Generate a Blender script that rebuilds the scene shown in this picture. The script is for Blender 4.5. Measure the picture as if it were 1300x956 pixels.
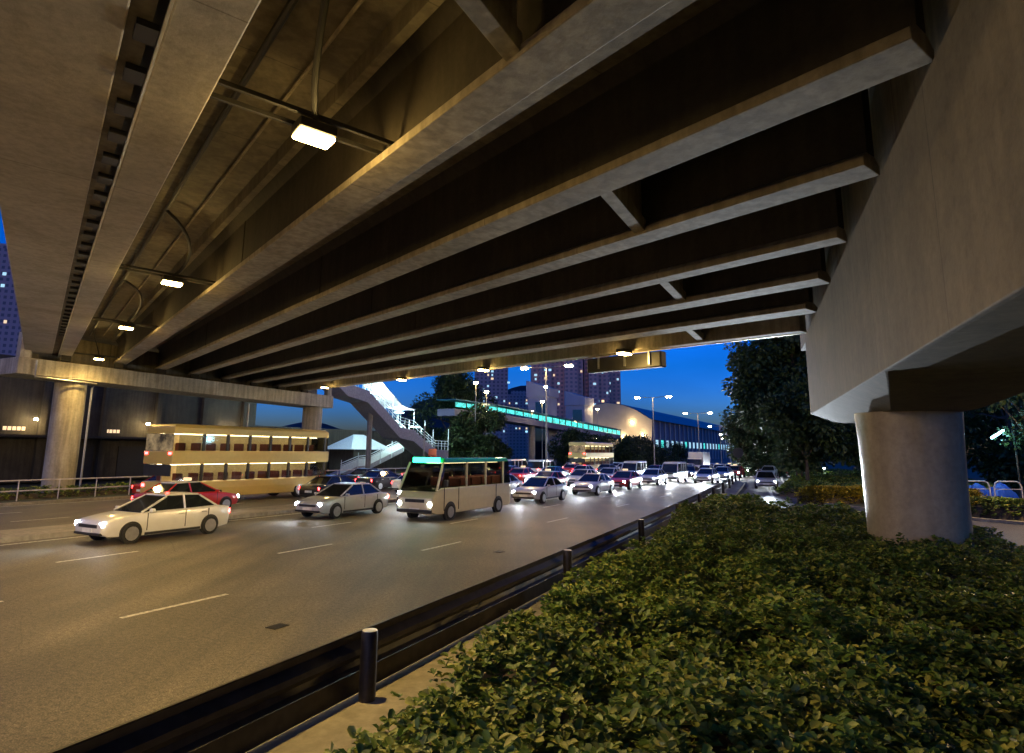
import bpy, math, random
import numpy as np
from mathutils import Vector, Matrix
R = math.radians
random.seed(7); rng = np.random.default_rng(11)
sc = bpy.context.scene
for o in list(bpy.data.objects): bpy.data.objects.remove(o)

# ------------------------------------------------------------ camera
cam_data = bpy.data.cameras.new('camera'); cam = bpy.data.objects.new('camera', cam_data)
sc.collection.objects.link(cam); sc.camera = cam
cam_data.sensor_width = 36; cam_data.lens = 36 * 798 / 1300; cam_data.shift_y = -45 / 1300
cam_data.clip_end = 6000; cam_data.clip_start = 0.05
pt, rl = R(9.9), R(0.5)
F = Vector((0, math.cos(pt), math.sin(pt))); U = Vector((0, -math.sin(pt), math.cos(pt))); X = Vector((1, 0, 0))
X2 = X * math.cos(rl) + U * math.sin(rl); U2 = U * math.cos(rl) - X * math.sin(rl)
m = Matrix.Identity(4)
for i in range(3): m[i][0] = X2[i]; m[i][1] = U2[i]; m[i][2] = -F[i]
m[2][3] = 3.0
cam.matrix_world = m

# ------------------------------------------------------------ dusk sky, faint last daylight, exposure
world = bpy.data.worlds.new('World'); sc.world = world; world.use_nodes = True
nt = world.node_tree; nt.nodes.clear()
wo = nt.nodes.new('ShaderNodeOutputWorld'); bg = nt.nodes.new('ShaderNodeBackground')
sky = nt.nodes.new('ShaderNodeTexSky'); sky.sky_type = 'NISHITA'; sky.sun_disc = False
sky.sun_elevation = R(1.0); sky.sun_rotation = R(200); sky.ozone_density = 6; sky.dust_density = 0.3; sky.air_density = 1.0
mul = nt.nodes.new('ShaderNodeMix'); mul.data_type = 'RGBA'; mul.blend_type = 'MULTIPLY'; mul.inputs[0].default_value = 1
mul.inputs[7].default_value = (0.0, 0.52, 0.98, 1)
nz = nt.nodes.new('ShaderNodeTexNoise'); nz.inputs['Scale'].default_value = 2.2; nz.inputs['Detail'].default_value = 5
tc = nt.nodes.new('ShaderNodeTexCoord'); mp = nt.nodes.new('ShaderNodeMapping'); mp.inputs['Scale'].default_value = (1, 1, 3.5)
cr = nt.nodes.new('ShaderNodeMapRange'); cr.inputs[1].default_value = 0.35; cr.inputs[2].default_value = 0.75
cr.inputs[3].default_value = 0.82; cr.inputs[4].default_value = 1.3
m2 = nt.nodes.new('ShaderNodeMix'); m2.data_type = 'RGBA'; m2.blend_type = 'MULTIPLY'; m2.inputs[0].default_value = 1
nt.links.new(tc.outputs['Generated'], mp.inputs[0]); nt.links.new(mp.outputs[0], nz.inputs['Vector'])
nt.links.new(nz.outputs[0], cr.inputs[0])
sz_ = nt.nodes.new('ShaderNodeSeparateXYZ'); nt.links.new(tc.outputs['Generated'], sz_.inputs[0])
tr_ = nt.nodes.new('ShaderNodeValToRGB'); e_ = tr_.color_ramp.elements
e_[0].position = 0.0; e_[0].color = (.60, .95, 2.3, 1); e_[1].position = .30; e_[1].color = (0.0, .56, .90, 1)
e2_ = e_.new(.13); e2_.color = (.10, .64, 1.12, 1)
nt.links.new(sz_.outputs[2], tr_.inputs[0]); nt.links.new(tr_.outputs[0], mul.inputs[7])
nt.links.new(sky.outputs[0], mul.inputs[6]); nt.links.new(mul.outputs[2], m2.inputs[6]); nt.links.new(cr.outputs[0], m2.inputs[7])
nt.links.new(m2.outputs[2], bg.inputs[0]); bg.inputs[1].default_value = 0.80
nt.links.new(bg.outputs[0], wo.inputs[0])
sun_d = bpy.data.lights.new('sun', 'SUN'); sun_d.energy = 0.01; sun_d.angle = R(12); sun_d.color = (0.6, 0.75, 1)
sun = bpy.data.objects.new('sun', sun_d); sc.collection.objects.link(sun)
sun.rotation_euler = (R(80), 0, R(180 - 200)); 
sc.view_settings.view_transform = 'Standard'; sc.view_settings.look = 'None'
sc.view_settings.exposure = 0.0; sc.view_settings.gamma = 1; sc.view_settings.use_curve_mapping = False
sc.render.resolution_x = 1024; sc.render.resolution_y = 753

# ------------------------------------------------------------ frames of reference
RD = R(28.2)
S0, RAD, S1 = 100.0, 700.0, 300.0
def dip(s):
    if s < 80: return 0.0
    if s < 170: return -0.0003 * (s - 80) ** 2
    if s < 300: return -2.43 - 0.012 * (s - 170)
    return -4.0
def head(s): return RD - (min(max(s, S0), S1) - S0) / RAD
def W(q, s, z=0.0, follow=True):
    """q metres to the right of the camera across the road, s metres along it"""
    r0 = Vector((math.sin(RD), math.cos(RD)))
    if s <= S0 or not follow:
        c = r0 * s; n = Vector((r0.y, -r0.x)); p = c + n * q; return Vector((p.x, p.y, z + (dip(s) if follow else 0)))
    if True:
        c = r0 * S0; a = (min(s, S1) - S0) / RAD
        left = Vector((-r0.y, r0.x))
        c = c + r0 * RAD * math.sin(a) + left * RAD * (1 - math.cos(a))
        if s > S1: h = RD - a; c = c + Vector((math.sin(h), math.cos(h))) * (s - S1)
    h = head(s); n = Vector((math.cos(h), -math.sin(h)))
    p = c + n * q
    return Vector((p.x, p.y, z + (dip(s) if follow else 0)))
def D(u, v, h=0.0):
    """bridge frame: u across the girders, v along them, h above the girder soffit plane"""
    x = .8007 * u - .599 * v; y = .599 * u + .8007 * v
    return Vector((x, y, 7.1 - .049 * x + .0023 * y + h))
CD = Vector((.3452, .9384)); CN = Vector((.9384, -.3452))
def K(s, t, z=0.0):
    """near crosshead frame: s across, t along"""
    p = CN * s + CD * t
    return Vector((p.x, p.y, z))
def decktop(p, h=0.0): return 7.1 - .049 * p.x + .0023 * p.y + h

# ------------------------------------------------------------ materials
def new_mat(name):
    mt = bpy.data.materials.new(name); mt.use_nodes = True
    n = mt.node_tree; b = n.nodes['Principled BSDF']; return mt, n, b
def N(n, t, **kw):
    x = n.nodes.new(t)
    for k, v in kw.items(): x.inputs[k].default_value = v
    return x
def ramp(n, src, stops):
    c = n.nodes.new('ShaderNodeValToRGB'); e = c.color_ramp.elements
    while len(e) < len(stops): e.new(0.5)
    for i, (p, col) in enumerate(stops): e[i].position = p; e[i].color = (*col, 1) if len(col) == 3 else col
    n.links.new(src, c.inputs[0]); return c
def mixc(n, a, b, f, mode='MIX'):
    x = n.nodes.new('ShaderNodeMix'); x.data_type = 'RGBA'; x.blend_type = mode
    for s, i in ((a, 6), (b, 7), (f, 0)):
        if isinstance(s, (int, float)): x.inputs[i].default_value = s
        elif isinstance(s, tuple): x.inputs[i].default_value = (*s, 1)
        else: n.links.new(s, x.inputs[i])
    return x.outputs[2]
def coords(n, scale=(1, 1, 1), rot=(0, 0, 0), world=True):
    if world:
        g = n.nodes.new('ShaderNodeNewGeometry'); src = g.outputs['Position']
    else:
        g = n.nodes.new('ShaderNodeTexCoord'); src = g.outputs['Object']
    mp = n.nodes.new('ShaderNodeMapping'); mp.vector_type = 'POINT'
    mp.inputs['Scale'].default_value = scale; mp.inputs['Rotation'].default_value = rot
    n.links.new(src, mp.inputs[0]); return mp.outputs[0]
def concrete(name, c0, c1, rough=.75, streak=.5, lines=None, rot=0, spec=.3):
    mt, n, b = new_mat(name)
    v = coords(n, (1, 1, 1), (0, 0, rot))
    n1 = N(n, 'ShaderNodeTexNoise', Scale=.7, Detail=8, Roughness=.65); n.links.new(v, n1.inputs['Vector'])
    n2 = N(n, 'ShaderNodeTexNoise', Scale=9, Detail=6, Roughness=.7); n.links.new(v, n2.inputs['Vector'])
    v3 = coords(n, (3, 3, .25)); n3 = N(n, 'ShaderNodeTexNoise', Scale=1.6, Detail=5); n.links.new(v3, n3.inputs['Vector'])
    base = ramp(n, n1.outputs[0], [(.3, c0), (.7, c1)]).outputs[0]
    fine = ramp(n, n2.outputs[0], [(.3, (.78,) * 3), (.6, (1,) * 3)]).outputs[0]
    st = ramp(n, n3.outputs[0], [(.42, (1 - streak,) * 3), (.58, (1,) * 3)]).outputs[0]
    c = mixc(n, base, fine, 1.0, 'MULTIPLY'); c = mixc(n, c, st, .8, 'MULTIPLY')
    n6 = N(n, 'ShaderNodeTexNoise', Scale=.28, Detail=9, Roughness=.75); n6.inputs['Distortion'].default_value = .8; n.links.new(v, n6.inputs['Vector'])
    c = mixc(n, c, ramp(n, n6.outputs[0], [(.40, (.76, .74, .70)), (.50, (.95,) * 3), (.56, (1,) * 3), (.64, (.88, .86, .83))]).outputs[0], .85, 'MULTIPLY')
    if lines:
        for axis, per in lines:
            sx = n.nodes.new('ShaderNodeSeparateXYZ'); n.links.new(v, sx.inputs[0])
            md = n.nodes.new('ShaderNodeMath'); md.operation = 'PINGPONG'; md.inputs[1].default_value = per / 2
            n.links.new(sx.outputs[axis], md.inputs[0])
            ln = ramp(n, md.outputs[0], [(.006, (.55,) * 3), (.016, (1,) * 3)]).outputs[0]
            c = mixc(n, c, ln, 1.0, 'MULTIPLY')
    n.links.new(c, b.inputs['Base Color']); b.inputs['Roughness'].default_value = rough
    b.inputs['Specular IOR Level'].default_value = spec
    bp = N(n, 'ShaderNodeBump', Strength=.25, Distance=.02); n.links.new(n2.outputs[0], bp.inputs['Height']); n.links.new(bp.outputs[0], b.inputs['Normal'])
    return mt
def plain(name, col, rough=.5, metal=0, spec=.5, noise=.12, scale=6):
    mt, n, b = new_mat(name)
    v = coords(n, world=False); n1 = N(n, 'ShaderNodeTexNoise', Scale=scale, Detail=5); n.links.new(v, n1.inputs['Vector'])
    r = ramp(n, n1.outputs[0], [(.3, tuple(c * (1 - noise) for c in col)), (.7, tuple(min(1, c * (1 + noise)) for c in col))])
    n.links.new(r.outputs[0], b.inputs['Base Color']); b.inputs['Roughness'].default_value = rough
    b.inputs['Metallic'].default_value = metal; b.inputs['Specular IOR Level'].default_value = spec
    return mt
def emit(name, col, st):
    mt, n, b = new_mat(name); b.inputs['Base Color'].default_value = (*[c * .5 for c in col], 1)
    b.inputs['Emission Color'].default_value = (*col, 1); b.inputs['Emission Strength'].default_value = st
    return mt
def foliage(name, c0, c1, c2, rough=.5, trans=.15):
    mt, n, b = new_mat(name)
    g = n.nodes.new('ShaderNodeNewGeometry')
    r = ramp(n, g.outputs['Random Per Island'], [(0, c0), (.5, c1), (1, c2)])
    v = coords(n); nn = N(n, 'ShaderNodeTexNoise', Scale=.9, Detail=3); n.links.new(v, nn.inputs['Vector'])
    k = ramp(n, nn.outputs[0], [(.35, (.65,) * 3), (.65, (1.2,) * 3)])
    c = mixc(n, r.outputs[0], k.outputs[0], 1.0, 'MULTIPLY')
    n.links.new(c, b.inputs['Base Color']); b.inputs['Roughness'].default_value = rough
    b.inputs['Specular IOR Level'].default_value = .45
    tr = n.nodes.new('ShaderNodeBsdfTranslucent'); n.links.new(c, tr.inputs[0])
    mx = n.nodes.new('ShaderNodeMixShader'); mx.inputs[0].default_value = trans
    out = n.nodes['Material Output']; n.links.new(b.outputs[0], mx.inputs[1]); n.links.new(tr.outputs[0], mx.inputs[2]); n.links.new(mx.outputs[0], out.inputs[0])
    return mt
def asphalt(name, base, scale=1.0):
    mt, n, b = new_mat(name)
    v = coords(n, (1, 1, 1), (0, 0, RD))
    n1 = N(n, 'ShaderNodeTexNoise', Scale=13, Detail=6, Roughness=.95); n.links.new(v, n1.inputs['Vector'])
    vs = coords(n, (1, .06, 1), (0, 0, RD)); n2 = N(n, 'ShaderNodeTexNoise', Scale=.9, Detail=5); n.links.new(vs, n2.inputs['Vector'])
    n3 = N(n, 'ShaderNodeTexNoise', Scale=.35, Detail=6); n.links.new(v, n3.inputs['Vector'])
    vo = N(n, 'ShaderNodeTexVoronoi', Scale=60); n.links.new(v, vo.inputs['Vector'])
    a = ramp(n, n1.outputs[0], [(.36, tuple(c * .35 for c in base)), (.66, tuple(c * 1.9 for c in base))]).outputs[0]
    tr = ramp(n, n2.outputs[0], [(.36, (.6,) * 3), (.6, (1.15,) * 3)]).outputs[0]
    pa = ramp(n, n3.outputs[0], [(.38, (.8,) * 3), (.62, (1.1,) * 3)]).outputs[0]
    c = mixc(n, a, tr, 1.0, 'MULTIPLY'); c = mixc(n, c, pa, 1.0, 'MULTIPLY')
    n4 = N(n, 'ShaderNodeTexNoise', Scale=.8, Detail=4); n.links.new(v, n4.inputs['Vector'])
    vw = mixc(n, v, n4.outputs[1], .12); vc = N(n, 'ShaderNodeTexVoronoi', Scale=.33); vc.feature = 'DISTANCE_TO_EDGE'; n.links.new(vw, vc.inputs['Vector'])
    ck = ramp(n, vc.outputs[0], [(.0015, (.45,) * 3), (.004, (1,) * 3)]).outputs[0]
    c = mixc(n, c, ck, .55, 'MULTIPLY')
    n5 = N(n, 'ShaderNodeTexNoise', Scale=55, Detail=2); n.links.new(v, n5.inputs['Vector'])
    sp = ramp(n, n5.outputs[0], [(.35, (.55,) * 3), (.5, (1,) * 3), (.68, (1.9,) * 3)]).outputs[0]; c = mixc(n, c, sp, .8, 'MULTIPLY')
    n.links.new(c, b.inputs['Base Color'])
    rr = n.nodes.new('ShaderNodeMapRange'); rr.inputs[3].default_value = .48; rr.inputs[4].default_value = .8
    n.links.new(n2.outputs[0], rr.inputs[0]); n.links.new(rr.outputs[0], b.inputs['Roughness'])
    bp = N(n, 'ShaderNodeBump', Strength=.5, Distance=.012); n.links.new(n1.outputs[0], bp.inputs['Height']); n.links.new(bp.outputs[0], b.inputs['Normal'])
    return mt

UVROT = math.atan2(.599, .8007)
M = {}
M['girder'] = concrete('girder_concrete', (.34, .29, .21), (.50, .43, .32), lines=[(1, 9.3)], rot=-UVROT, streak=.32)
M['web'] = concrete('shade_darkened_web_concrete', (.05, .042, .03), (.085, .07, .05), streak=.2)  # webs darkened in the colour for the little light they get
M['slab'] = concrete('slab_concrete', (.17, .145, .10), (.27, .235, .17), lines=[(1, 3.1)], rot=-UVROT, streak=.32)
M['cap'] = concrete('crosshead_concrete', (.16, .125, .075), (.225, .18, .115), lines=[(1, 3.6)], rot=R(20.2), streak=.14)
M['pier'] = concrete('painted_pier_concrete', (.36, .29, .185), (.47, .39, .26), rough=.30, streak=.12, spec=.5)
M['farpier'] = concrete('pier_concrete', (.34, .30, .22), (.5, .45, .35), streak=.35)
M['farpier2'] = concrete('pale_deck_concrete', (.48, .42, .33), (.62, .55, .44), lines=[(1, 6.2)], rot=-UVROT, streak=.12)
M['kerb'] = concrete('kerb_concrete', (.26, .24, .19), (.42, .38, .3), streak=.2)
M['wall'] = concrete('rendered_wall', (.05, .045, .035), (.085, .075, .06), streak=.3)
M['asphalt'] = asphalt('road_asphalt', (.125, .108, .070))
M['asphalt2'] = asphalt('slip_road_asphalt', (.055, .055, .06))
M['soil'] = plain('soil', (.06, .045, .03), .95, noise=.5, scale=3)
M['verge'] = plain('verge_ground', (.035, .045, .02), .95, noise=.5, scale=.8)
M['paint'] = plain('road_paint', (.55, .53, .44), .6, noise=.5, scale=14)
M['steel'] = plain('galvanised_steel', (.38, .38, .37), .4, .8)
M['rail'] = plain('weathered_dark_rail', (.035, .03, .026), .5, .4, noise=.4)
M['dark'] = plain('dark_steel', (.035, .033, .03), .55, .3)
M['cable'] = plain('black_cable', (.02, .018, .016), .5)
M['edge'] = plain('pale_edge_flashing', (.65, .6, .45), .35, .5)
M['pole'] = plain('grey_lamp_pole', (.30, .29, .27), .45, .5)
M['tyre'] = plain('tyre_rubber', (.015, .015, .015), .8)
M['rim'] = plain('wheel_rim', (.5, .5, .5), .3, .9)
M['glass'] = plain('dark_car_glass', (.012, .015, .018), .06, 0, .8, noise=.05)
M['plate'] = plain('number_plate', (.75, .75, .7), .4)
M['trim'] = plain('black_plastic_trim', (.02, .02, .02), .5)
def clearglass(name, tint=(.75, .78, .78, 1)):
    mt, n, b = new_mat(name); t = n.nodes.new('ShaderNodeBsdfTransparent'); t.inputs[0].default_value = tint
    gl = n.nodes.new('ShaderNodeBsdfGlossy'); gl.inputs['Roughness'].default_value = .05; mx = n.nodes.new('ShaderNodeMixShader'); mx.inputs[0].default_value = .08
    n.links.new(t.outputs[0], mx.inputs[1]); n.links.new(gl.outputs[0], mx.inputs[2]); n.links.new(mx.outputs[0], n.nodes['Material Output'].inputs[0]); return mt
M['carglass'] = clearglass('clear_bus_glass')
M['tintglass'] = clearglass('tinted_minibus_glass', (.22, .24, .23, 1))
M['businner'] = plain('cream_bus_interior', (.6, .5, .3), .6)
M['seat'] = plain('dark_red_seat', (.12, .03, .025), .8)
M['bustube'] = emit('bus_ceiling_tube', (1.0, .78, .42), 9)
M['head'] = emit('headlamp_glow', (.86, .93, 1.0), 140)
M['tail'] = emit('tail_lamp_glow', (1.0, .03, .03), 30)
M['sodium'] = emit('sodium_lamp_glow', (1.0, .68, .22), 60)
M['street'] = emit('street_lamp_glow', (1.0, .78, .45), 150)
M['warmwin'] = emit('warm_window_glow', (1.0, .74, .45), 1.0)
M['buswin'] = emit('bus_interior_glow', (1.0, .72, .36), .22)
M['coolwin'] = emit('cool_window_glow', (.5, .85, 1.0), .9)
M['greenlamp'] = emit('green_lamp_glow', (.02, 1.0, .42), 14)
def lit_panes(name, col, lo, hi, scale):
    mt, n, b = new_mat(name); v = coords(n, world=True); b.inputs['Base Color'].default_value = (.05, .05, .05, 1); b.inputs['Roughness'].default_value = .15
    nn = N(n, 'ShaderNodeTexNoise', Scale=scale, Detail=4, Roughness=.7); n.links.new(v, nn.inputs['Vector'])
    mr = n.nodes.new('ShaderNodeMapRange'); mr.inputs[1].default_value = .35; mr.inputs[2].default_value = .7; mr.inputs[3].default_value = lo; mr.inputs[4].default_value = hi
    n.links.new(nn.outputs[0], mr.inputs[0]); n.links.new(mr.outputs[0], b.inputs['Emission Strength']); b.inputs['Emission Color'].default_value = (*col, 1)
    return mt
M['buswin'] = lit_panes('bus_interior_glow_uneven', (1.0, .70, .34), .01, .38, 1.6)
M['cyanpanel'] = lit_panes('cyan_lit_glass', (.08, .9, .8), .4, 2.0, 1.5)
M['stairlight'] = emit('stair_fluorescent_glow', (.72, 1.0, .96), 22)
M['tube'] = emit('cyan_tube_glow', (.35, .95, 1.0), 18)
M['amber'] = emit('amber_globe_glow', (1.0, .6, .08), 2.5)
M['farwhite'] = emit('far_white_lamp_glow', (.85, 1.0, 1.0), 60)
M['leaf'] = foliage('hedge_leaf', (.06, .125, .018), (.125, .21, .035), (.32, .32, .06), .5)
M['goldleaf'] = foliage('golden_hedge_leaf', (.22, .19, .015), (.38, .30, .02), (.5, .38, .03), .45)
M['treeleaf'] = foliage('tree_leaf', (.02, .045, .012), (.035, .065, .018), (.06, .085, .025), .55)
M['bark'] = plain('tree_bark', (.07, .055, .04), .9, noise=.4)
M['hill'] = plain('wooded_hill', (.02, .035, .04), 1, noise=.3, scale=.02)
M['bluecover'] = plain('blue_tarpaulin', (.03, .10, .5), .45)
M['pinkrail'] = plain('pale_painted_rail', (.6, .55, .55), .4)
M['stairw'] = plain('pale_stair_cladding', (.30, .29, .32), .6, noise=.2)
M['stairglass'] = plain('pale_stair_frame', (.75, .85, .85), .4)
M['roof'] = plain('blue_green_metal_roof', (.03, .12, .16), .45, .2, noise=.15, scale=.3)
M['beige'] = plain('beige_station_cladding', (.45, .38, .26), .7, noise=.1, scale=.3)
M['grey'] = plain('grey_cladding', (.38, .37, .40), .6, noise=.15, scale=.2)
M['station'] = plain('station_wall', (.16, .16, .22), .7, noise=.15, scale=.3)

def facade(name, wall, win, px_, pz, lit=False):
    mt, n, b = new_mat(name)
    tcn = n.nodes.new('ShaderNodeTexCoord'); sx = n.nodes.new('ShaderNodeSeparateXYZ'); n.links.new(tcn.outputs['Object'], sx.inputs[0])
    def band(src, per, a):
        f = n.nodes.new('ShaderNodeMath'); f.operation = 'MODULO'; f.inputs[1].default_value = per
        ab = n.nodes.new('ShaderNodeMath'); ab.operation = 'ADD'; ab.inputs[1].default_value = 1000 * per; n.links.new(src, ab.inputs[0]); n.links.new(ab.outputs[0], f.inputs[0])
        g = n.nodes.new('ShaderNodeMath'); g.operation = 'LESS_THAN'; g.inputs[1].default_value = per * a; n.links.new(f.outputs[0], g.inputs[0]); return g.outputs[0]
    ad = n.nodes.new('ShaderNodeMath'); ad.operation = 'ADD'; n.links.new(sx.outputs[0], ad.inputs[0]); n.links.new(sx.outputs[1], ad.inputs[1])
    mm = n.nodes.new('ShaderNodeMath'); mm.operation = 'MULTIPLY'; n.links.new(band(ad.outputs[0], px_, .5), mm.inputs[0]); n.links.new(band(sx.outputs[2], pz, .5), mm.inputs[1])
    n.links.new(mixc(n, wall, win, mm.outputs[0]), b.inputs['Base Color']); b.inputs['Roughness'].default_value = .6
    return mt
M['tower'] = facade('city_glow_tower_facade', (.85, .40, .30), (.42, .22, .20), 3.2, 2.9)  # walls reddened in the colour to stand for warm city light
M['tower2'] = facade('blue_grey_tower_facade', (.50, .32, .30), (.18, .14, .15), 3.2, 2.9)

# ------------------------------------------------------------ mesh builder
class MB:
    def __init__(s): s.v = []; s.f = []
    def add(s, vs, fs):
        k = len(s.v); s.v += [tuple(p) for p in vs]; s.f += [tuple(i + k for i in f) for f in fs]; return s
    def hexa(s, p):   # p: 4 bottom (ccw), 4 top
        return s.add(p, [(3, 2, 1, 0), (4, 5, 6, 7), (0, 1, 5, 4), (1, 2, 6, 5), (2, 3, 7, 6), (3, 0, 4, 7)])
    def box(s, x0, x1, y0, y1, z0, z1):
        return s.hexa([(x0, y0, z0), (x1, y0, z0), (x1, y1, z0), (x0, y1, z0), (x0, y0, z1), (x1, y0, z1), (x1, y1, z1), (x0, y1, z1)])
    def rbox(s, c, sx, sy, sz, a=0):  # box resting on c, turned by a about z
        ca, sa = math.cos(a), math.sin(a); P = []
        for z in (0, sz):
            for x, y in ((-1, -1), (1, -1), (1, 1), (-1, 1)):
                x *= sx / 2; y *= sy / 2; P.append((c[0] + x * ca - y * sa, c[1] + x * sa + y * ca, c[2] + z))
        return s.hexa(P)
    def dbox(s, u0, u1, v0, v1, h0, h1, dv=0.0):  # bridge frame; dv skews the ends
        q = [(u0, v0), (u1, v0 + dv), (u1, v1 + dv), (u0, v1)]
        return s.hexa([D(a, b, h0) for a, b in q] + [D(a, b, h1) for a, b in q])
    def tube(s, pts, r, n=8, r1=None):
        pts = [Vector(p) for p in pts]; k = len(s.v); L = len(pts)
        for i, p in enumerate(pts):
            d = (pts[min(i + 1, L - 1)] - pts[max(i - 1, 0)]).normalized()
            a = d.orthogonal().normalized() if i == 0 else (a - d * a.dot(d)).normalized()
            b = d.cross(a); rr = r if r1 is None else r + (r1 - r) * i / (L - 1)
            for j in range(n):
                t = 2 * math.pi * j / n; s.v.append(tuple(p + (a * math.cos(t) + b * math.sin(t)) * rr))
        for i in range(L - 1):
            for j in range(n): s.f.append((k + i * n + j, k + i * n + (j + 1) % n, k + (i + 1) * n + (j + 1) % n, k + (i + 1) * n + j))
        s.f.append(tuple(k + j for j in reversed(range(n)))); s.f.append(tuple(k + (L - 1) * n + j for j in range(n)))
        return s
    def loft(s, rings, cap=True):
        k = len(s.v); n = len(rings[0])
        for r in rings: s.v += [tuple(p) for p in r]
        for i in range(len(rings) - 1):
            for j in range(n): s.f.append((k + i * n + j, k + i * n + (j + 1) % n, k + (i + 1) * n + (j + 1) % n, k + (i + 1) * n + j))
        if cap: s.f.append(tuple(k + j for j in reversed(range(n)))); s.f.append(tuple(k + (len(rings) - 1) * n + j for j in range(n)))
        return s
    def sheet(s, rows):  # open grid
        k = len(s.v); n = len(rows[0])
        for r in rows: s.v += [tuple(p) for p in r]
        for i in range(len(rows) - 1):
            for j in range(n - 1): s.f.append((k + i * n + j, k + i * n + j + 1, k + (i + 1) * n + j + 1, k + (i + 1) * n + j))
        return s
    def build(s, name, mat, parent=None, smooth=False, bevel=0):
        o0 = Vector((0, 0, 0)); p = parent
        while p is not None: o0 += p.location; p = p.parent
        me = bpy.data.meshes.new(name); me.from_pydata([tuple(Vector(v) - o0) for v in s.v], [], s.f)
        me.materials.append(mat); me.validate(); me.update()
        bm_fix(me)
        if smooth: me.shade_smooth() if hasattr(me, 'shade_smooth') else [setattr(q, 'use_smooth', True) for q in me.polygons]
        o = bpy.data.objects.new(name, me); sc.collection.objects.link(o)
        if parent: o.parent = parent
        if bevel:
            b = o.modifiers.new('bevel', 'BEVEL'); b.width = bevel; b.segments = 2; b.limit_method = 'ANGLE'
        return o
import bmesh
def bm_fix(me):
    if len(me.polygons) > 20000: return
    b = bmesh.new(); b.from_mesh(me); bmesh.ops.recalc_face_normals(b, faces=b.faces); b.to_mesh(me); b.free()
def tag(o, label=None, cat=None, group=None, kind=None):
    if label: o['label'] = label
    if cat: o['category'] = cat
    if group: o['group'] = group
    if kind: o['kind'] = kind
    return o
def empty(name, loc, label, cat, group=None):
    o = bpy.data.objects.new(name, None); sc.collection.objects.link(o); o.location = loc; o.empty_display_size = .3
    return tag(o, label, cat, group)
def struct(name, mb, mat, **k): return tag(mb.build(name, mat, **k), kind='structure')
kids = {}
def copy_tree(o, parent=None):
    c = o.copy(); sc.collection.objects.link(c); c.parent = parent
    for ch in [x for x in ALL() if x.parent == o]: copy_tree(ch, c)
    return c
def ALL(): return list(sc.collection.objects)
def lamp(name, loc, power, col, radius=.12, parent=None, spot=None):
    d = bpy.data.lights.new(name, 'SPOT' if spot else 'POINT'); d.energy = power; d.color = col; d.shadow_soft_size = radius
    o = bpy.data.objects.new(name, d); sc.collection.objects.link(o)
    if spot:
        d.spot_size = spot[0]; d.spot_blend = .9; o.rotation_euler = spot[1]
    o0 = Vector((0, 0, 0)); p = parent
    while p is not None: o0 += p.location; p = p.parent
    o.location = Vector(loc) - o0
    if parent: o.parent = parent
    return o

# ------------------------------------------------------------ ground, roads, median, slip road
SS = [-120, -60, -30, -10, 0, 10, 20, 30, 40, 50, 60, 70, 80] + list(range(86, 310, 8)) + [340, 500, 900, 1800, 3000]
QS = [-1600, -600, -300, -120, -60, -40, -20, 0, 20, 60, 150, 500, 1400]
struct('ground', MB().sheet([[W(q, s, -.06) for q in QS] for s in SS]), M['verge'])
RS = [-60, -30, -10] + list(range(0, 60, 5)) + list(range(60, 420, 8))
def strip(qa, qb, z, ss=RS):
    fa = qa if callable(qa) else (lambda s: qa); fb = qb if callable(qb) else (lambda s: qb)
    return MB().sheet([[W(fa(s), s, z), W(fb(s), s, z)] for s in ss])
def railq(s):
    s_ = min(s, 70); return -5.0 - .05 * s_ - .0005 * s_ * s_
struct('near_carriageway', strip(-23.8, lambda s: railq(s) + .15 if s < 70 else -10.8, 0.0), M['asphalt'])
struct('far_carriageway', strip(-38.4, -26.0, 0.0), M['asphalt'])
def solid_strip(qa, qb, z0, z1, ss=RS):
    fa = qa if callable(qa) else (lambda s: qa); fb = qb if callable(qb) else (lambda s: qb)
    return MB().loft([[W(fa(s), s, z0), W(fb(s), s, z0), W(fb(s), s, z1), W(fa(s), s, z1)] for s in ss])
struct('median_strip', solid_strip(-26.0, -23.8, -.05, .16), M['kerb'])
struct('far_kerb', solid_strip(-38.7, -38.4, -.05, .14), M['kerb'])
struct('far_verge', solid_strip(-52, -38.7, -.05, .12), M['verge'])
struct('rail_side_kerb', solid_strip(lambda s: railq(s) - .15, lambda s: railq(s) + .95, -.05, .13, [-10, -5, 0, 3, 6, 9, 12, 15, 18, 21, 24, 27, 30, 34, 40, 46, 52, 58, 64, 70]), M['kerb'])
# slip road joining from the right behind the hedge
inner = [(-10.2, 70), (-8.2, 58), (-7.3, 48), (-6.4, 40), (-5.4, 33), (-3.4, 28.0), (0.8, 25), (4.2, 21.4), (8, 17.5), (15, 13.5), (30, 7)]
outer = [(-8.3, 90), (-6.6, 74), (-4.3, 58.4), (-2.8, 49.6), (-1.8, 43.2), (-.6, 41.2), (1.8, 38.8), (5.2, 36.4), (10, 34.2), (18, 31.5), (34, 27)]
struct('slip_road', MB().sheet([[W(*a, .004), W(*[(x + y) / 2 for x, y in zip(a, b)], .004), W(*b, .004)] for a, b in zip(inner, outer)]), M['asphalt2'])
def ribbon(pts, w, z0, z1, zf=True):
    rings = []
    for i, p in enumerate(pts):
        a = W(*pts[max(i - 1, 0)], 0); b = W(*pts[min(i + 1, len(pts) - 1)], 0); d = (b - a); d.z = 0; d.normalize(); nn = Vector((d.y, -d.x, 0))
        c = W(*p, 0); rings.append([c + Vector((0, 0, z0)), c + nn * w + Vector((0, 0, z0)), c + nn * w + Vector((0, 0, z1)), c + Vector((0, 0, z1))])
    return MB().loft(rings)
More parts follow.
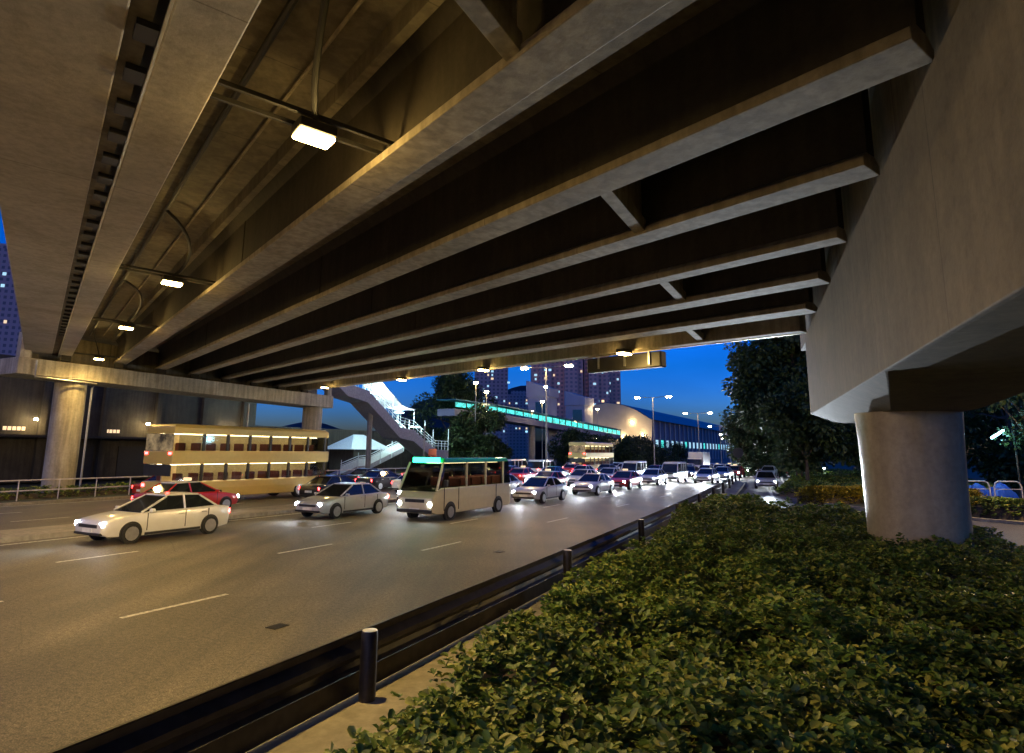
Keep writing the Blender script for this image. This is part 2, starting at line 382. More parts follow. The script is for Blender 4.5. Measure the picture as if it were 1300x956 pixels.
def smooth_pts(pts, k=5):
    out = []
    for i in range(len(pts) - 1):
        p0, p1, p2, p3 = [np.array(pts[max(0, min(len(pts) - 1, j))], float) for j in (i - 1, i, i + 1, i + 2)]
        for t in np.linspace(0, 1, k, endpoint=False):
            out.append(tuple(.5 * ((2 * p1) + (p2 - p0) * t + (2 * p0 - 5 * p1 + 4 * p2 - p3) * t * t + (-p0 + 3 * p1 - 3 * p2 + p3) * t ** 3)))
    return out + [tuple(pts[-1])]
so = smooth_pts(outer)
struct('slip_road_kerb', ribbon(so, .25, -.05, .14), M['kerb'])
struct('right_verge', MB().sheet([[W(q, s, .08), W(q + 6 , s + 5, .1), W(q + 45, s + 30, .3)] for q, s in so]), M['verge'])
mk = MB()
def mark(qa, qb, sa, sb, z=.008):
    k = max(1, int((sb - sa) / 8)); ss = [sa + (sb - sa) * i / k for i in range(k + 1)]
    mk.sheet([[W(qa, s, z), W(qb, s, z)] for s in ss])
# dashes: lane line between the two near lanes, then the next
for i in range(-3, 40):
    s = 7.2 + 9.0 * i
    mark(-11.78, -11.66, s, s + 2.2)
for i in range(-3, 40):
    s = 4.6 + 9.0 * i
    mark(-15.0, -14.88, s, s + 2.2); mark(-18.75, -18.63, s - 4, s - 1.8)
    mark(-30.2, -30.08, s, s + 2.2); mark(-34.2, -34.08, s, s + 2.2)
mark(-23.35, -23.2, -40, 400); mark(-26.55, -26.4, -40, 400); mark(-37.95, -37.8, -40, 400)
rr = [s for s in range(-10, 70, 4)] + [69]
mk.sheet([[W(railq(s) - .85, s, .008), W(railq(s) - .73, s, .008)] for s in rr])
wl = smooth_pts([(-9.3, 84), (-8.2, 74), (-7.1, 64), (-5.9, 54), (-5.0, 47), (-4.2, 42.5), (-3.2, 39), (-1.4, 35.5)])
rows = []
for i, p in enumerate(wl): rows.append([W(p[0] - .09, p[1], .014), W(p[0] + .09, p[1], .014)])
mk.sheet(rows)
struct('road_markings', mk, M['paint'])
# drain gratings in the near lane
for i, (q, s) in enumerate([(-8.9, 8.2), (-9.6, 17.2)]):
    g = MB()
    for k in range(5): g.rbox(W(q + k * .05 - .1, s, .006), .03, .32, .01, -RD)
    tag(g.build('drain_grating', M['dark']), 'small dark drain grating in the %s' % ('near lane level with the first rail post' if i == 0 else 'near lane farther along, level with the second rail post'), 'drain grating', 'drain gratings in the near lane')

# ------------------------------------------------------------ flyover
fly = empty('flyover_bridge', D(9, 20, 0) * Vector((1, 1, 0)) if False else Vector((D(9, 20).x, D(9, 20).y, 0)), 'huge dark concrete flyover with long parallel girders crossing over the road', 'flyover')
def vend(u): return 48.1 + .466 * u
def vstart(u): return .649 * u - 2.2
# girders: bottom flange + web
GU = [(3.65, 4.2), (6.29, 6.85), (8.63, 9.12), (11.15, 11.54), (13.40, 13.98), (15.85, 16.5)]
for i, (a, b) in enumerate(GU):
    g = MB(); c = (a + b) / 2; w = b - a
    v0, v1 = vstart(c), vend(c)
    vs_ = [v0 + (v1 - v0) * k / 8 for k in range(9)]
    ring = [(c - .11, .235), (c + .11, .235), (c + .11, 1.42), (b, 1.62), (a, 1.62), (c - .11, 1.42)]
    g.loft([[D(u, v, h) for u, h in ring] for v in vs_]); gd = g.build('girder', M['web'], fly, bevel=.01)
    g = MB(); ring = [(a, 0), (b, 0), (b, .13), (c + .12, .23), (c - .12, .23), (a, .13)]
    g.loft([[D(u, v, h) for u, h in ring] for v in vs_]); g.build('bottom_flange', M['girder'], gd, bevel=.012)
    g = MB()
    for k in range(1, 9):
        v = v0 + (v1 - v0) * k / 9 ; 
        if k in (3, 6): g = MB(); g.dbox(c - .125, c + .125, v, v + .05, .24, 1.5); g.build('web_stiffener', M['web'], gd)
g = MB(); g.dbox(.62, 1.28, vstart(.9), vend(.9), 0, 1.6); g.build('edge_girder', M['farpier2'], fly, bevel=.02)
g = MB(); g.dbox(.585, .617, vstart(.9), vend(.9), -.02, .03); g.build('edge_flashing', M['edge'], fly)
g = MB(); g.dbox(4.24, 4.46, vstart(4), vend(4), .10, .26); g.build('service_duct', M['girder'], fly)
g = MB(); g.dbox(18.42, 18.82, vstart(18.6), vend(18.6), 0, 1.6); g.build('edge_girder', M['girder'], fly, bevel=.02)
g = MB(); g.dbox(18.825, 18.86, vstart(18.6), vend(18.6), -.02, .06); g.build('edge_flashing', M['edge'], fly)
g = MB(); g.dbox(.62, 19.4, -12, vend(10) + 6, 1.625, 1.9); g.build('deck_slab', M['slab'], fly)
g = MB(); g.dbox(19.15, 19.4, -12, vend(10) + 6, 1.9, 2.9); g.dbox(.62, .85, -12, vend(10) + 6, 1.9, 2.9); g.build('parapet', M['slab'], fly)
# narrow deck beside the first girder and the gap with brackets
g = MB(); g.dbox(-1.05, .28, -14, vend(-.4) + 4, 0, .5); g.dbox(-1.05, -.85, -14, vend(-.4) + 4, .5, 1.7); g.build('side_deck', M['farpier2'], fly, bevel=.02)
g = MB(); g.dbox(.283, .50, -14, vend(-.4) + 4, .05, .3); g.build('gap_cover', M['slab'], fly); g = MB(); g.dbox(.502, .617, -14, vend(-.4) + 4, .2, .34); g.build('gap_seal', M['cable'], fly)
for k in range(34):
    v = 2.9 + k * 1.01
    g = MB(); g.dbox(.36, .57, v, v + .34, -.03, .045)
    b = g.build('bracket', M['cable'], fly)
# cross struts between girders
for (u0, v0, u1) in ((1.3, 3.65, 3.7), (6.75, 6.55, 8.75), (11.45, 9.3, 13.5), (16.2, 12.3, 18.5)):
    g = MB(); dv = .48 * (u1 - u0)
    g.dbox(u0, u1, v0, v0 + .26, .05, .30, dv); g.dbox(u0, u1, v0 + .1, v0 + .16, .30, 1.6, dv)
    g.build('cross_strut', M['girder'], fly, bevel=.01)
# bearings + end wall above near crosshead
g = MB()
def krow(s0, s1, t0, t1, h0, h1, mb):
    q = [(s0, t0), (s1, t0), (s1, t1), (s0, t1)]
    P = []
    for h in (h0, h1):
        for s, t in q:
            p = K(s, t); P.append((p.x, p.y, decktop(p, h)))
    return mb.hexa(P)
krow(2.05, 2.3, -6, 24.5, -.02, 1.61, g); g.build('end_wall', M['slab'], fly)
# near crosshead: underside steps down to the pier
def capring(t, sn, sf, zl, top=-.03):
    pts = []
    tp = K(1.95, t); tp2 = K(4.5, t)
    return [Vector((tp.x, tp.y, decktop(tp, top))), K(1.95, t, 4.2), K(sn, t, zl), K(sf, t, zl), K(4.5, t, 4.2), Vector((tp2.x, tp2.y, decktop(tp2, top)))]
st = [(-8, 2.0, 4.45, 4.19), (-2, 2.0, 4.45, 4.19), (4, 2.0, 4.45, 4.19), (10.4, 2.0, 4.45, 4.19), (14.2, 2.72, 4.2, 3.86), (17.3, 2.72, 4.2, 3.86), (20.4, 2.72, 4.2, 3.86), (21.6, 2.6, 4.3, 3.95)]
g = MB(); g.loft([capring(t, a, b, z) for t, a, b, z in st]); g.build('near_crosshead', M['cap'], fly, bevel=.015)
# near pier: round column widening a little to the top
pc = K(3.3, 15.7)
rings = []
for z, r in ((-.1, .93), (2.4, .94), (3.3, .97), (3.87, 1.0)):
    rings.append([Vector((pc.x + r * math.cos(a), pc.y + r * math.sin(a), z)) for a in [2 * math.pi * k / 64 for k in range(64)]])
npier = MB().loft(rings).build('pier', M['pier'], fly, smooth=True)
b = npier.modifiers.new('split', 'EDGE_SPLIT'); b.split_angle = R(40)
# left crosshead and its two piers
def qbox(mb, q0, q1, s0, s1, za, zb, ta, tb):  # bottom za..zb along s, top ta..tb
    return mb.hexa([W(q0, s0, za), W(q1, s0, za), W(q1, s1, zb), W(q0, s1, zb), W(q0, s0, ta), W(q1, s0, ta), W(q1, s1, tb), W(q0, s1, tb)])
g = MB(); qbox(g, -44.8, -42, 18.2, 43.5, 7.15, 6.73, 8.12, 7.83); g.build('far_crosshead', M['farpier'], fly, bevel=.03)
g = MB(); qbox(g, -42.6, -42.15, 18.3, 18.9, 8.13, 8.13, 9.6, 9.6); g.build('end_upstand', M['farpier'], fly); g = MB(); qbox(g, -42.6, -42.15, 42.9, 43.4, 7.84, 7.84, 9.4, 9.4); g.build('end_upstand', M['farpier'], fly)
g = MB(); qbox(g, -43.9, -43.5, 18.9, 42.9, 8.1, 7.85, 9.9, 9.4); g.build('end_wall', M['slab'], fly)
for (s, zt) in ((21.8, 7.05), (42.3, 6.74)):
    c = W(-43.3, s, 0)
    rings = [[Vector((c.x + .86 * math.cos(a), c.y + .86 * math.sin(a), z)) for a in [2 * math.pi * k / 40 for k in range(40)]] for z in (.1, 3.5, zt)]
    p = MB().loft(rings).build('pier', M['farpier'], fly, smooth=True); b = p.modifiers.new('split', 'EDGE_SPLIT'); b.split_angle = R(40)
    if s < 30:
        a = W(-42.15, s + .75, 0)
        MB().tube([W(-41.9, 19.1, 8.0), W(-41.9, 19.1, 7.05), W(-41.95, s + .8, 6.95), W(-42.4, s + .8, 6.7), W(-42.4, s + .8, .2)], .06).build('drain_pipe', M['steel'], p)
for u, v in [(c, None) for c in (1, 3.9, 6.6, 8.9, 11.3, 13.7, 16.2, 18.6)]:
    vv = vend(u) - 1.6; g = MB(); g.dbox(u - .25, u + .25, vv, vv + .5, -.34, -.003); g.build('bearing', M['dark'], fly)
# conduits under the slab in the first bay
MB().tube([D(2.05, v, 1.45) for v in np.linspace(-2, 47, 12)], .055).build('conduit', M['cable'], fly)
MB().tube([D(2.75, v, 1.5) for v in np.linspace(-2, 47, 12)], .03).build('conduit', M['girder'], fly)
g = MB(); g.dbox(3.3, 3.45, -2, 48, 1.3, 1.62); g.build('slab_haunch', M['slab'], fly)
# sign board hung on the far edge, seen from behind
sb = empty('sign_board', Vector((D(20, 18).x, D(20, 18).y, 6.0)), 'long dark back of a sign box hung below the far edge of the flyover', 'sign board')
g = MB(); g.dbox(19.0, 19.35, 15.8, 19.9, -.62, .0); g.build('box', M['dark'], sb, bevel=.05)
for v in (16.3, 17.6, 19.1):
    g = MB(); g.dbox(18.93, 18.985, v, v + .08, -.5, .35); g.build('hanger', M['steel'], sb)

# ------------------------------------------------------------ under-deck lamps
SOD = (1.0, .66, .20)
def deck_lamp(u, v, off, power, label, bars=True, cable=None, ht=1.6):
    p = D(u, v, off)
    t = empty('underbridge_lamp', p, label, 'lamp', 'sodium lamps under the flyover')
    g = MB(); g.dbox(u - .26, u + .26, v - .2, v + .2, off + .0, off + .14); g.build('lamp_housing', M['dark'], t, bevel=.02)
    g = MB(); g.dbox(u - .25, u + .25, v - .18, v + .18, off - .07, off - .004); g.build('lamp_lens', M['sodium'], t, bevel=.03)
    if bars:
        for k in (-.19, .22):
            g = MB(); g.dbox(1.22, 3.75, v + k - .03, v + k + .03, off + .16, off + .22); g.build('support_bar', M['dark'], t)
    if cable: MB().tube(cable, .03 if len(cable) < 5 else .045).build('cable', M['cable'], t)
    lamp('lamp_light', p + Vector((0, 0, -.12)), power * 4.2, SOD, .12, t, ((R(168)), (0, 0, 0)))
    lamp('lamp_glow', p + Vector((0, 0, -.25)), power * .28, SOD, .1, t)
    return t
def bez(a, b, c, d, n=10): return [a * (1 - t) ** 3 + b * 3 * t * (1 - t) ** 2 + c * 3 * t * t * (1 - t) + d * t ** 3 for t in [i / n for i in range(n + 1)]]
deck_lamp(2.62, 8.1, .0, 420, 'large brilliant sodium lamp nearest the camera under the flyover', cable=bez(D(1.8, 5.2, 1.5), D(2.1, 6.2, .9), D(2.2, 7.2, .5), D(2.6, 8.0, .15)))
deck_lamp(2.62, 19.6, .0, 340, 'second sodium lamp from the camera in the row between the first two girders', cable=bez(D(2.05, 17.5, 1.4), D(2.9, 18, 1.0), D(3.1, 19.2, .7), D(2.62, 19.5, .15)))
deck_lamp(2.55, 30.4, .0, 320, 'third sodium lamp of the row between the first two girders', cable=bez(D(2.05, 27.5, 1.4), D(2.9, 28, 1.2), D(3.1, 29.5, .9), D(2.55, 30.3, .15)))
deck_lamp(2.6, 45.6, -.1, 300, 'farthest sodium lamp of the row, above the left crosshead', cable=[D(2.05, 44, 1.4), D(2.6, 45.6, .1)])
for u, v, lab in ((18.15, 16.9, 'sodium lamp on the far flyover edge beside the dark sign box'), (18.2, 26.8, 'sodium lamp on the far flyover edge above the far round-windowed tower block gap'), (18.3, 36.2, 'sodium lamp on the far flyover edge above the lit stairway'), (17.9, 48.6, 'sodium lamp at the far flyover corner over the right end of the left crosshead')):
    if v == 26.8: lab = 'sodium lamp on the far flyover edge midway between the stairway and the sign box'
    deck_lamp(u, v, -.12, 230, lab, bars=False)

# ------------------------------------------------------------ guard rail along the near kerb
gr = empty('guard_rail', W(railq(10), 10, 0), 'long dark crash barrier curving along the near kerb', 'guard rail')
prof = [(-.02, .42), (.03, .46), (.05, .52), (-.03, .60), (-.03, .66), (.05, .74), (.03, .82), (-.02, .86)]
rows = []
for s in [-6 + 2 * k for k in range(39)]:
    q = railq(s); rows.append([W(q - .08 - p[0], s, p[1]) for p in prof] + [W(q - .05 - p[0], s, p[1]) for p in reversed(prof)])
MB().loft(rows).build('rail_beam', M['rail'], gr)
g = []
for s in [-6 + 2 * k for k in range(39)]:
    q = railq(s); g.append([W(q - .09, s, .16), W(q - .05, s, .16), W(q - .05, s, .40), W(q - .09, s, .40)])
MB().loft(g).build('lower_rail', M['rail'], gr)
pk = [-1.0, 6.2, 13.1, 20.1, 27, 34, 41, 48, 55, 62, 68.5]
for s in pk:
    q = railq(s) + (.13 if s < 60 else 0); c = W(q, s, 0)
    rings = [[c + Vector((r * math.cos(a), r * math.sin(a), z)) for a in [2 * math.pi * k / 20 for k in range(20)]] for z, r in ((.05, .098), (.86, .098), (.89, .09))]
    p = MB().loft(rings).build('post', M['rail'], gr, smooth=True); b = p.modifiers.new('split', 'EDGE_SPLIT'); b.split_angle = R(40)
    top = MB().loft([[c + Vector((r * math.cos(a), r * math.sin(a), z)) for a in [2 * math.pi * k / 20 for k in range(20)]] for z, r in ((.892, .088), (.897, .086))]).build('post_cap', M['edge'], p)

# round sign at the nose, seen from behind
c = W(-10.6, 70, 0)
sg = empty('round_sign', c, 'round sign seen dark from behind at the nose where slip road joins', 'road sign')
MB().tube([c, c + Vector((0, 0, 3.0))], .05, 12).build('sign_pole', M['dark'], sg)
dv = Vector((math.sin(head(70)), math.cos(head(70)), 0))
MB().tube([c + Vector((0, 0, 3.0)) - dv * .06, c + Vector((0, 0, 3.0)) - dv * .10], .52, 40).build('sign_disc', M['dark'], sg)

# ------------------------------------------------------------ street lamps on the median
STR = (1.0, .66, .22)
def street_lamp(s, label, power, q=-24.9, h=10.6):
    c = W(q, s, .15); a = head(s)
    t = empty('street_lamp', c, label, 'street lamp', 'twin-arm street lamps on the median')
    MB().tube([c, c + Vector((0, 0, 1.2))], .13, 12).build('pole_base', M['pole'], t)
    MB().tube([c + Vector((0, 0, 1.2)), c + Vector((0, 0, h))], .085, 12, .05).build('pole', M['pole'], t)
    n = Vector((math.cos(a), -math.sin(a), 0)); top = c + Vector((0, 0, h))
    MB().tube([top - n * 2.0 + Vector((0, 0, .12)), top, top + n * 2.0 + Vector((0, 0, .12))], .04, 8).build('arm', M['pole'], t)
    for sd in (-1, 1):
        e = top + n * sd * 2.3 + Vector((0, 0, .1))
        g = MB(); g.rbox(e + Vector((0, 0, .02)), .75, .3, .14, -a); hd = g.build('lamp_head', M['pole'], t, bevel=.04)
        g = MB(); g.rbox(e + Vector((0, 0, -.16)), .68, .29, .175, -a); g.build('lamp_lens', M['street'], hd, bevel=.05)
        if power: lamp('lamp_light', e + Vector((0, 0, -.28)), power, STR, .16, t)
    return t
street_lamp(53.3, 'street lamp whose tall pole rises past the flyover edge before the towers', 900)
street_lamp(89.5, 'nearest street lamp with both bright heads against the blue sky', 900)
street_lamp(122, 'second street lamp standing clear in the sky, before the long station roof', 800)
street_lamp(156, 'third street lamp in the sky, its pole above the round sign', 800)
street_lamp(192, 'fourth street lamp, small beside the big dark tree crown', 600)
street_lamp(230, 'farthest street lamp, tiny behind the big tree edge', 0)
street_lamp(-14, 'street lamp on the median just behind the camera', 1700)
street_lamp(-48, 'street lamp on the median far behind the camera', 1800)
# single-arm side lamps, the first one added behind the camera
def side_lamp(q, s, label, power, h=9, col=STR):
    c = W(q, s, .1); t = empty('street_lamp', c, label, 'street lamp', 'single-arm street lamps beside the slip road'); a = head(s)
    MB().tube([c, c + Vector((0, 0, h))], .09, 12, .05).build('pole', M['pole'], t)
    n = Vector((math.cos(a), -math.sin(a), 0)); top = c + Vector((0, 0, h))
    MB().tube([top, top - n * 1.6 + Vector((0, 0, .1))], .04, 8).build('arm', M['pole'], t)
    e = top - n * 1.8
    g = MB(); g.rbox(e + Vector((0, 0, .06)), .75, .3, .14, -a); hd = g.build('lamp_head', M['pole'], t, bevel=.04)
    g = MB(); g.rbox(e + Vector((0, 0, -.06)), .55, .26, .115, -a); g.build('lamp_lens', M['street'], hd, bevel=.05)
    lamp('lamp_light', e + Vector((0, 0, -.28)), power, col, .16, t)
side_lamp(8, -9, 'added lamp out of view behind the camera, lighting the hedge', 27000)  # lamp added out of view to brighten the foreground hedge

side_lamp(12, 36.5, 'street lamp beside the slip road right of the near pier', 5200, h=8)
# ------------------------------------------------------------ vehicles
def ring_body(prof, hw, taper=.0):
    return None
def wheel(root, x, y, r, w=.22):
    g = MB(); g.tube([(x - w / 2, y, r), (x + w / 2, y, r)], r, 24); t = g.build('wheel', M['tyre'], root, bevel=.02)
    sx = 1 if x > 0 else -1
    g = MB(); g.tube([(x + sx * (w / 2 - .01), y, r), (x + sx * (w / 2 + .012), y, r)], r * .70, 16); g.build('rim', M['rim'], t)
def stations(rows):
    """rows: (y, z_bottom, z_belt, hw_bottom, hw_belt) -> rounded 10-point rings"""
    out = []
    for y, zb, zt, hb, ht in rows:
        zm = zb + (zt - zb) * .55
        out.append([(-hb, y, zb), (hb, y, zb), (ht, y, zm), (ht * .985, y, zt - .05), (ht * .9, y, zt), (-ht * .9, y, zt), (-ht * .985, y, zt - .05), (-ht, y, zm)])
    return out
paints = {}
def paint(name, col, metal=.2):
    if name not in paints:
        mt, n, b = new_mat(name + '_car_paint'); b.inputs['Base Color'].default_value = (*col, 1); b.inputs['Roughness'].default_value = .3
        b.inputs['Metallic'].default_value = metal; b.inputs['Coat Weight'].default_value = .8; b.inputs['Coat Roughness'].default_value = .06
        v = coords(n, world=False); nn = N(n, 'ShaderNodeTexNoise', Scale=5, Detail=6); n.links.new(v, nn.inputs['Vector'])
        k = ramp(n, nn.outputs[0], [(.3, tuple(c * .92 for c in col)), (.7, col)]); n.links.new(k.outputs[0], b.inputs['Base Color'])
        paints[name] = mt
    return paints[name]
def lights(root, L, hw, zh, zt, on_front=True, r=.085):
    for sx in (-1, 1):
        g = MB(); x = sx * (hw - .22)
        g.tube([(x, L / 2 - .06, zh), (x, L / 2 + .02, zh)], r, 16); g.build('headlight', M['head'], root)
        g = MB(); g.box(x - .13, x + .13, -L / 2 - .015, -L / 2 + .06, zt - .08, zt + .08); g.build('tail_light', M['tail'], root, bevel=.015)
def make_car(kind):
    cols = dict(sedan=('silver', (.55, .56, .58)), dark_sedan=('black', (.02, .022, .028)), white_sedan=('white', (.75, .75, .73)), taxi=('red', (.5, .02, .015)), blue_sedan=('blue', (.03, .07, .25)))
    nm, col = cols[kind]; p = paint(nm, col)
    root = empty('taxi' if kind == 'taxi' else 'parked_car' if False else 'car', (0, 0, 0), 'x', 'car')
    b = MB(); b.loft(stations([(-2.28, .42, .80, .70, .74), (-2.18, .26, .92, .80, .84), (-1.7, .2, .98, .86, .88), (-.6, .2, .96, .88, .89), (.8, .2, .94, .88, .89), (1.5, .22, .86, .86, .87), (2.1, .26, .76, .78, .82), (2.28, .36, .64, .66, .72)]))
    b.build('body', p, root, smooth=True, bevel=.03)
    c = MB(); c.loft([[(-.78, -1.75, .93), (.78, -1.75, .93), (.74, -1.72, .97), (-.74, -1.72, .97)], [(-.80, -1.1, .93), (.80, -1.1, .93), (.60, -1.05, 1.36), (-.60, -1.05, 1.36)], [(-.80, .25, .93), (.80, .25, .93), (.60, .12, 1.40), (-.60, .12, 1.40)], [(-.79, 1.1, .91), (.79, 1.1, .91), (.72, 1.06, .93), (-.72, 1.06, .93)]])
    c.build('cabin_windows', M['glass'], root, bevel=.03)
    r_ = MB(); r_.loft([[(-.56, -1.12, 1.36), (.56, -1.12, 1.36), (.5, -1.1, 1.42), (-.5, -1.1, 1.42)], [(-.61, -.5, 1.385), (.61, -.5, 1.385), (.54, -.5, 1.455), (-.54, -.5, 1.455)], [(-.6, .18, 1.38), (.6, .18, 1.38), (.52, .16, 1.43), (-.52, .16, 1.43)]])
    r_.build('roof', paint('silver', (.55, .56, .58)) if kind == 'taxi' else p, root, bevel=.02)
    for x in (-.77, .77):
        for y in (-1.38, 1.42): wheel(root, x * 1.07, y, .31)
        g = MB(); g.box(x + (.1 if x > 0 else -.28), x + (.28 if x > 0 else -.1), .78, .9, .92, 1.04); g.build('wing_mirror', p, root, bevel=.03)
    for sx in (-1, 1):
        g = MB()
        for ya, za, yb, zb, xa, xb in ((1.08, .93, .16, 1.37, .775, .60), (-.42, .95, -.46, 1.385, .80, .61), (-1.68, .96, -1.08, 1.36, .775, .60)):
            g = MB(); g.tube([(sx * xa, ya, za), (sx * xb, yb, zb)], .035, 6); g.build('window_pillar', p, root)
        for y in (.92, -.42, -1.3):
            g = MB(); g.box(*sorted((sx * .872, sx * .893)), y - .012, y + .012, .36, .9); g.build('door_seam', M['trim'], root)
        for y in (.0 - .25, -1.12):
            g = MB(); g.box(*sorted((sx * .88, sx * .915)), y - .1, y + .1, .78, .815); g.build('door_handle', M['rim'], root, bevel=.01)
        g = MB(); g.box(*sorted((sx * .86, sx * .9)), -1.0, .98, .22, .30); g.build('sill_trim', M['trim'], root)
        for y in (-1.38, 1.42):
            g = MB(); g.tube([(sx * .80, y, .33), (sx * .888, y, .33)], .35, 24); g.build('wheel_arch', M['trim'], root)
    for y0, y1_ in ((2.2, 2.31), (-2.31, -2.2)):
        g = MB(); g.box(-.7, .7, y0, y1_, .30, .38); g.build('bumper_trim', M['trim'], root, bevel=.02)
    lights(root, 4.5, .89, .62, .74)
    g = MB(); g.box(-.26, .26, 2.27, 2.30, .38, .5); g.build('number_plate', M['plate'], root)
    g = MB(); g.box(-.26, .26, -2.31, -2.28, .5, .62); g.build('number_plate', M['plate'], root)
    g = MB(); g.box(-.5, .5, 2.2, 2.285, .52, .62); g.build('grille', M['trim'], root)
    if kind == 'taxi':
        g = MB(); g.box(-.22, .22, -.2, -.05, 1.46, 1.6); g.build('roof_sign', M['warmwin'], root, bevel=.02)
    return root
def make_van(kind):
    nm, col, L, Wd, Hh = dict(white_van=('white', (.75, .75, .73), 4.8, 1.75, 2.0), minibus=('cream', (.72, .66, .46), 6.9, 2.05, 2.65))[kind]
    p = paint(nm, col); root = empty('minibus' if kind == 'minibus' else 'van', (0, 0, 0), 'x', 'van'); h = Wd / 2
    y1 = L / 2; zb = Hh * .52
    b = MB(); b.loft(stations([(-y1, .36, zb, h * .94, h * .97), (-y1 + .2, .28, zb, h * .97, h), (y1 - .9, .28, zb, h * .97, h), (y1 - .25, .3, zb * .88, h * .95, h * .97), (y1, .4, zb * .7, h * .86, h * .9)]))
    b.build('body', p, root, bevel=.03)
    g = MB(); g.loft([[(-h * .96, -y1 + .05, zb), (h * .96, -y1 + .05, zb), (h * .88, -y1 + .14, Hh - .18), (-h * .88, -y1 + .14, Hh - .18)], [(-h * .96, y1 - .55, zb), (h * .96, y1 - .55, zb), (h * .88, y1 - 1.0, Hh - .18), (-h * .88, y1 - 1.0, Hh - .18)], [(-h * .92, y1 - .22, zb * .9), (h * .92, y1 - .22, zb * .9), (h * .86, y1 - .75, Hh - .25), (-h * .86, y1 - .75, Hh - .25)]])
    g.build('windows', M['tintglass'] if kind == 'minibus' else M['glass'], root)
    g = MB(); g.loft([[(-h * .89, -y1 + .1, Hh - .2), (h * .89, -y1 + .1, Hh - .2), (h * .8, -y1 + .2, Hh), (-h * .8, -y1 + .2, Hh)], [(-h * .89, y1 - .85, Hh - .2), (h * .89, y1 - .85, Hh - .2), (h * .8, y1 - 1.0, Hh), (-h * .8, y1 - 1.0, Hh)]])
    g.build('roof', paint('green', (.02, .3, .1)) if kind == 'minibus' else p, root, bevel=.04)
    for k in range(3):
        y = -y1 + .8 + k * (L - 2.4) / 2.6
        for sx in (-1, 1):
            g = MB(); g.box(*sorted((sx * h * .93, sx * h * .99)), y, y + .09, zb, Hh - .19); g.build('window_pillar', p, root)
    for sx in (-1, 1):
        g = MB(); g.tube([(sx * h * .97, y1 - .2, zb * .92), (sx * h * .87, y1 - .78, Hh - .2)], .05, 6); g.build('window_pillar', p, root)
        for y in (y1 - .75, y1 - 1.9, -y1 + 1.6):
            g = MB(); g.box(*sorted((sx * (h - .01), sx * (h + .012))), y - .012, y + .012, .42, zb); g.build('door_seam', M['trim'], root)
        for y in (-L * .3, L * .32):
            g = MB(); g.tube([(sx * (h - .12), y, .36), (sx * (h + .008), y, .36)], .43, 24); g.build('wheel_arch', M['trim'], root)
        g = MB(); g.box(*sorted((sx * (h + .02), sx * (h + .2))), y1 - .75, y1 - .62, zb + .05, zb + .35); g.build('wing_mirror', M['trim'], root, bevel=.03)
    g = MB(); g.box(-h * .9, h * .9, y1 - .03, y1 + .05, .36, .50); g.build('bumper', M['trim'], root, bevel=.03)
    g = MB(); g.box(-h * .5, h * .5, y1 - .08, y1 + .012, .78, .92); g.build('grille', M['trim'], root, bevel=.01)
    for x in (-h + .08, h - .08):
        for y in (-L * .3, L * .32): wheel(root, x, y, .34)
    lights(root, L, h, .72, .95)
    g = MB(); g.box(-.26, .26, y1 - .005, y1 + .02, .42, .54); g.build('number_plate', M['plate'], root)
    if kind == 'minibus':
        g = MB(); g.box(-h * .7, h * .7, y1 - .82, y1 - .74, Hh - .2, Hh + .02); g.build('roof_sign', M['greenlamp'], root, bevel=.02)
        g = MB(); g.box(-.45, .45, -y1 + .5, y1 - 1.4, Hh - .24, Hh - .21); g.build('ceiling_light', M['bustube'], root)
        for k in range(5):
            for sx in (-1, 1):
                y = -y1 + .7 + k * .95
                g = MB(); g.box(*sorted((sx * .2, sx * .82)), y, y + .12, zb - .3, zb + .38); g.build('seat_back', M['seat'], root, bevel=.04)
        for x in (-.45,):
            g = MB(); g.tube([(x, y1 - 1.7, zb + .35), (x, y1 - 1.7, zb + .62)], .12, 12); g.tube([(x, y1 - 1.7, zb - .2), (x, y1 - 1.7, zb + .35)], .22, 12, .16)
            g.build('seat_back', M['seat'], root)
    return root
def make_truck():
    p = paint('white', (.75, .75, .73)); root = empty('box_truck', (0, 0, 0), 'x', 'truck')
    g = MB(); g.loft(stations([(1.75, .45, 1.3, .95, 1.0), (3.3, .45, 1.3, .95, 1.0), (3.5, .5, 1.15, .9, .95)])); g.build('cab', p, root, bevel=.04)
    g = MB(); g.loft([[(-.96, 1.8, 1.3), (.96, 1.8, 1.3), (.92, 1.85, 2.1), (-.92, 1.85, 2.1)], [(-.96, 3.35, 1.3), (.96, 3.35, 1.3), (.9, 2.9, 2.1), (-.9, 2.9, 2.1)]]); g.build('cab_windows', M['glass'], root)
    g = MB(); g.box(-.9, .9, 1.85, 2.9, 2.1, 2.22); g.build('cab_roof', p, root, bevel=.04)
    g = MB(); g.box(-1.12, 1.12, -3.5, 1.6, .95, 3.2); g.build('cargo_box', paint('silver', (.55, .56, .58)), root, bevel=.04)
    g = MB(); g.box(-.8, .8, -3.4, 1.8, .6, .9); g.build('chassis', M['trim'], root)
    for x in (-.95, .95):
        for y in (-2.3, 2.5): wheel(root, x, y, .42, .28)
    lights(root, 7.0, 1.05, .8, .8)
    return root
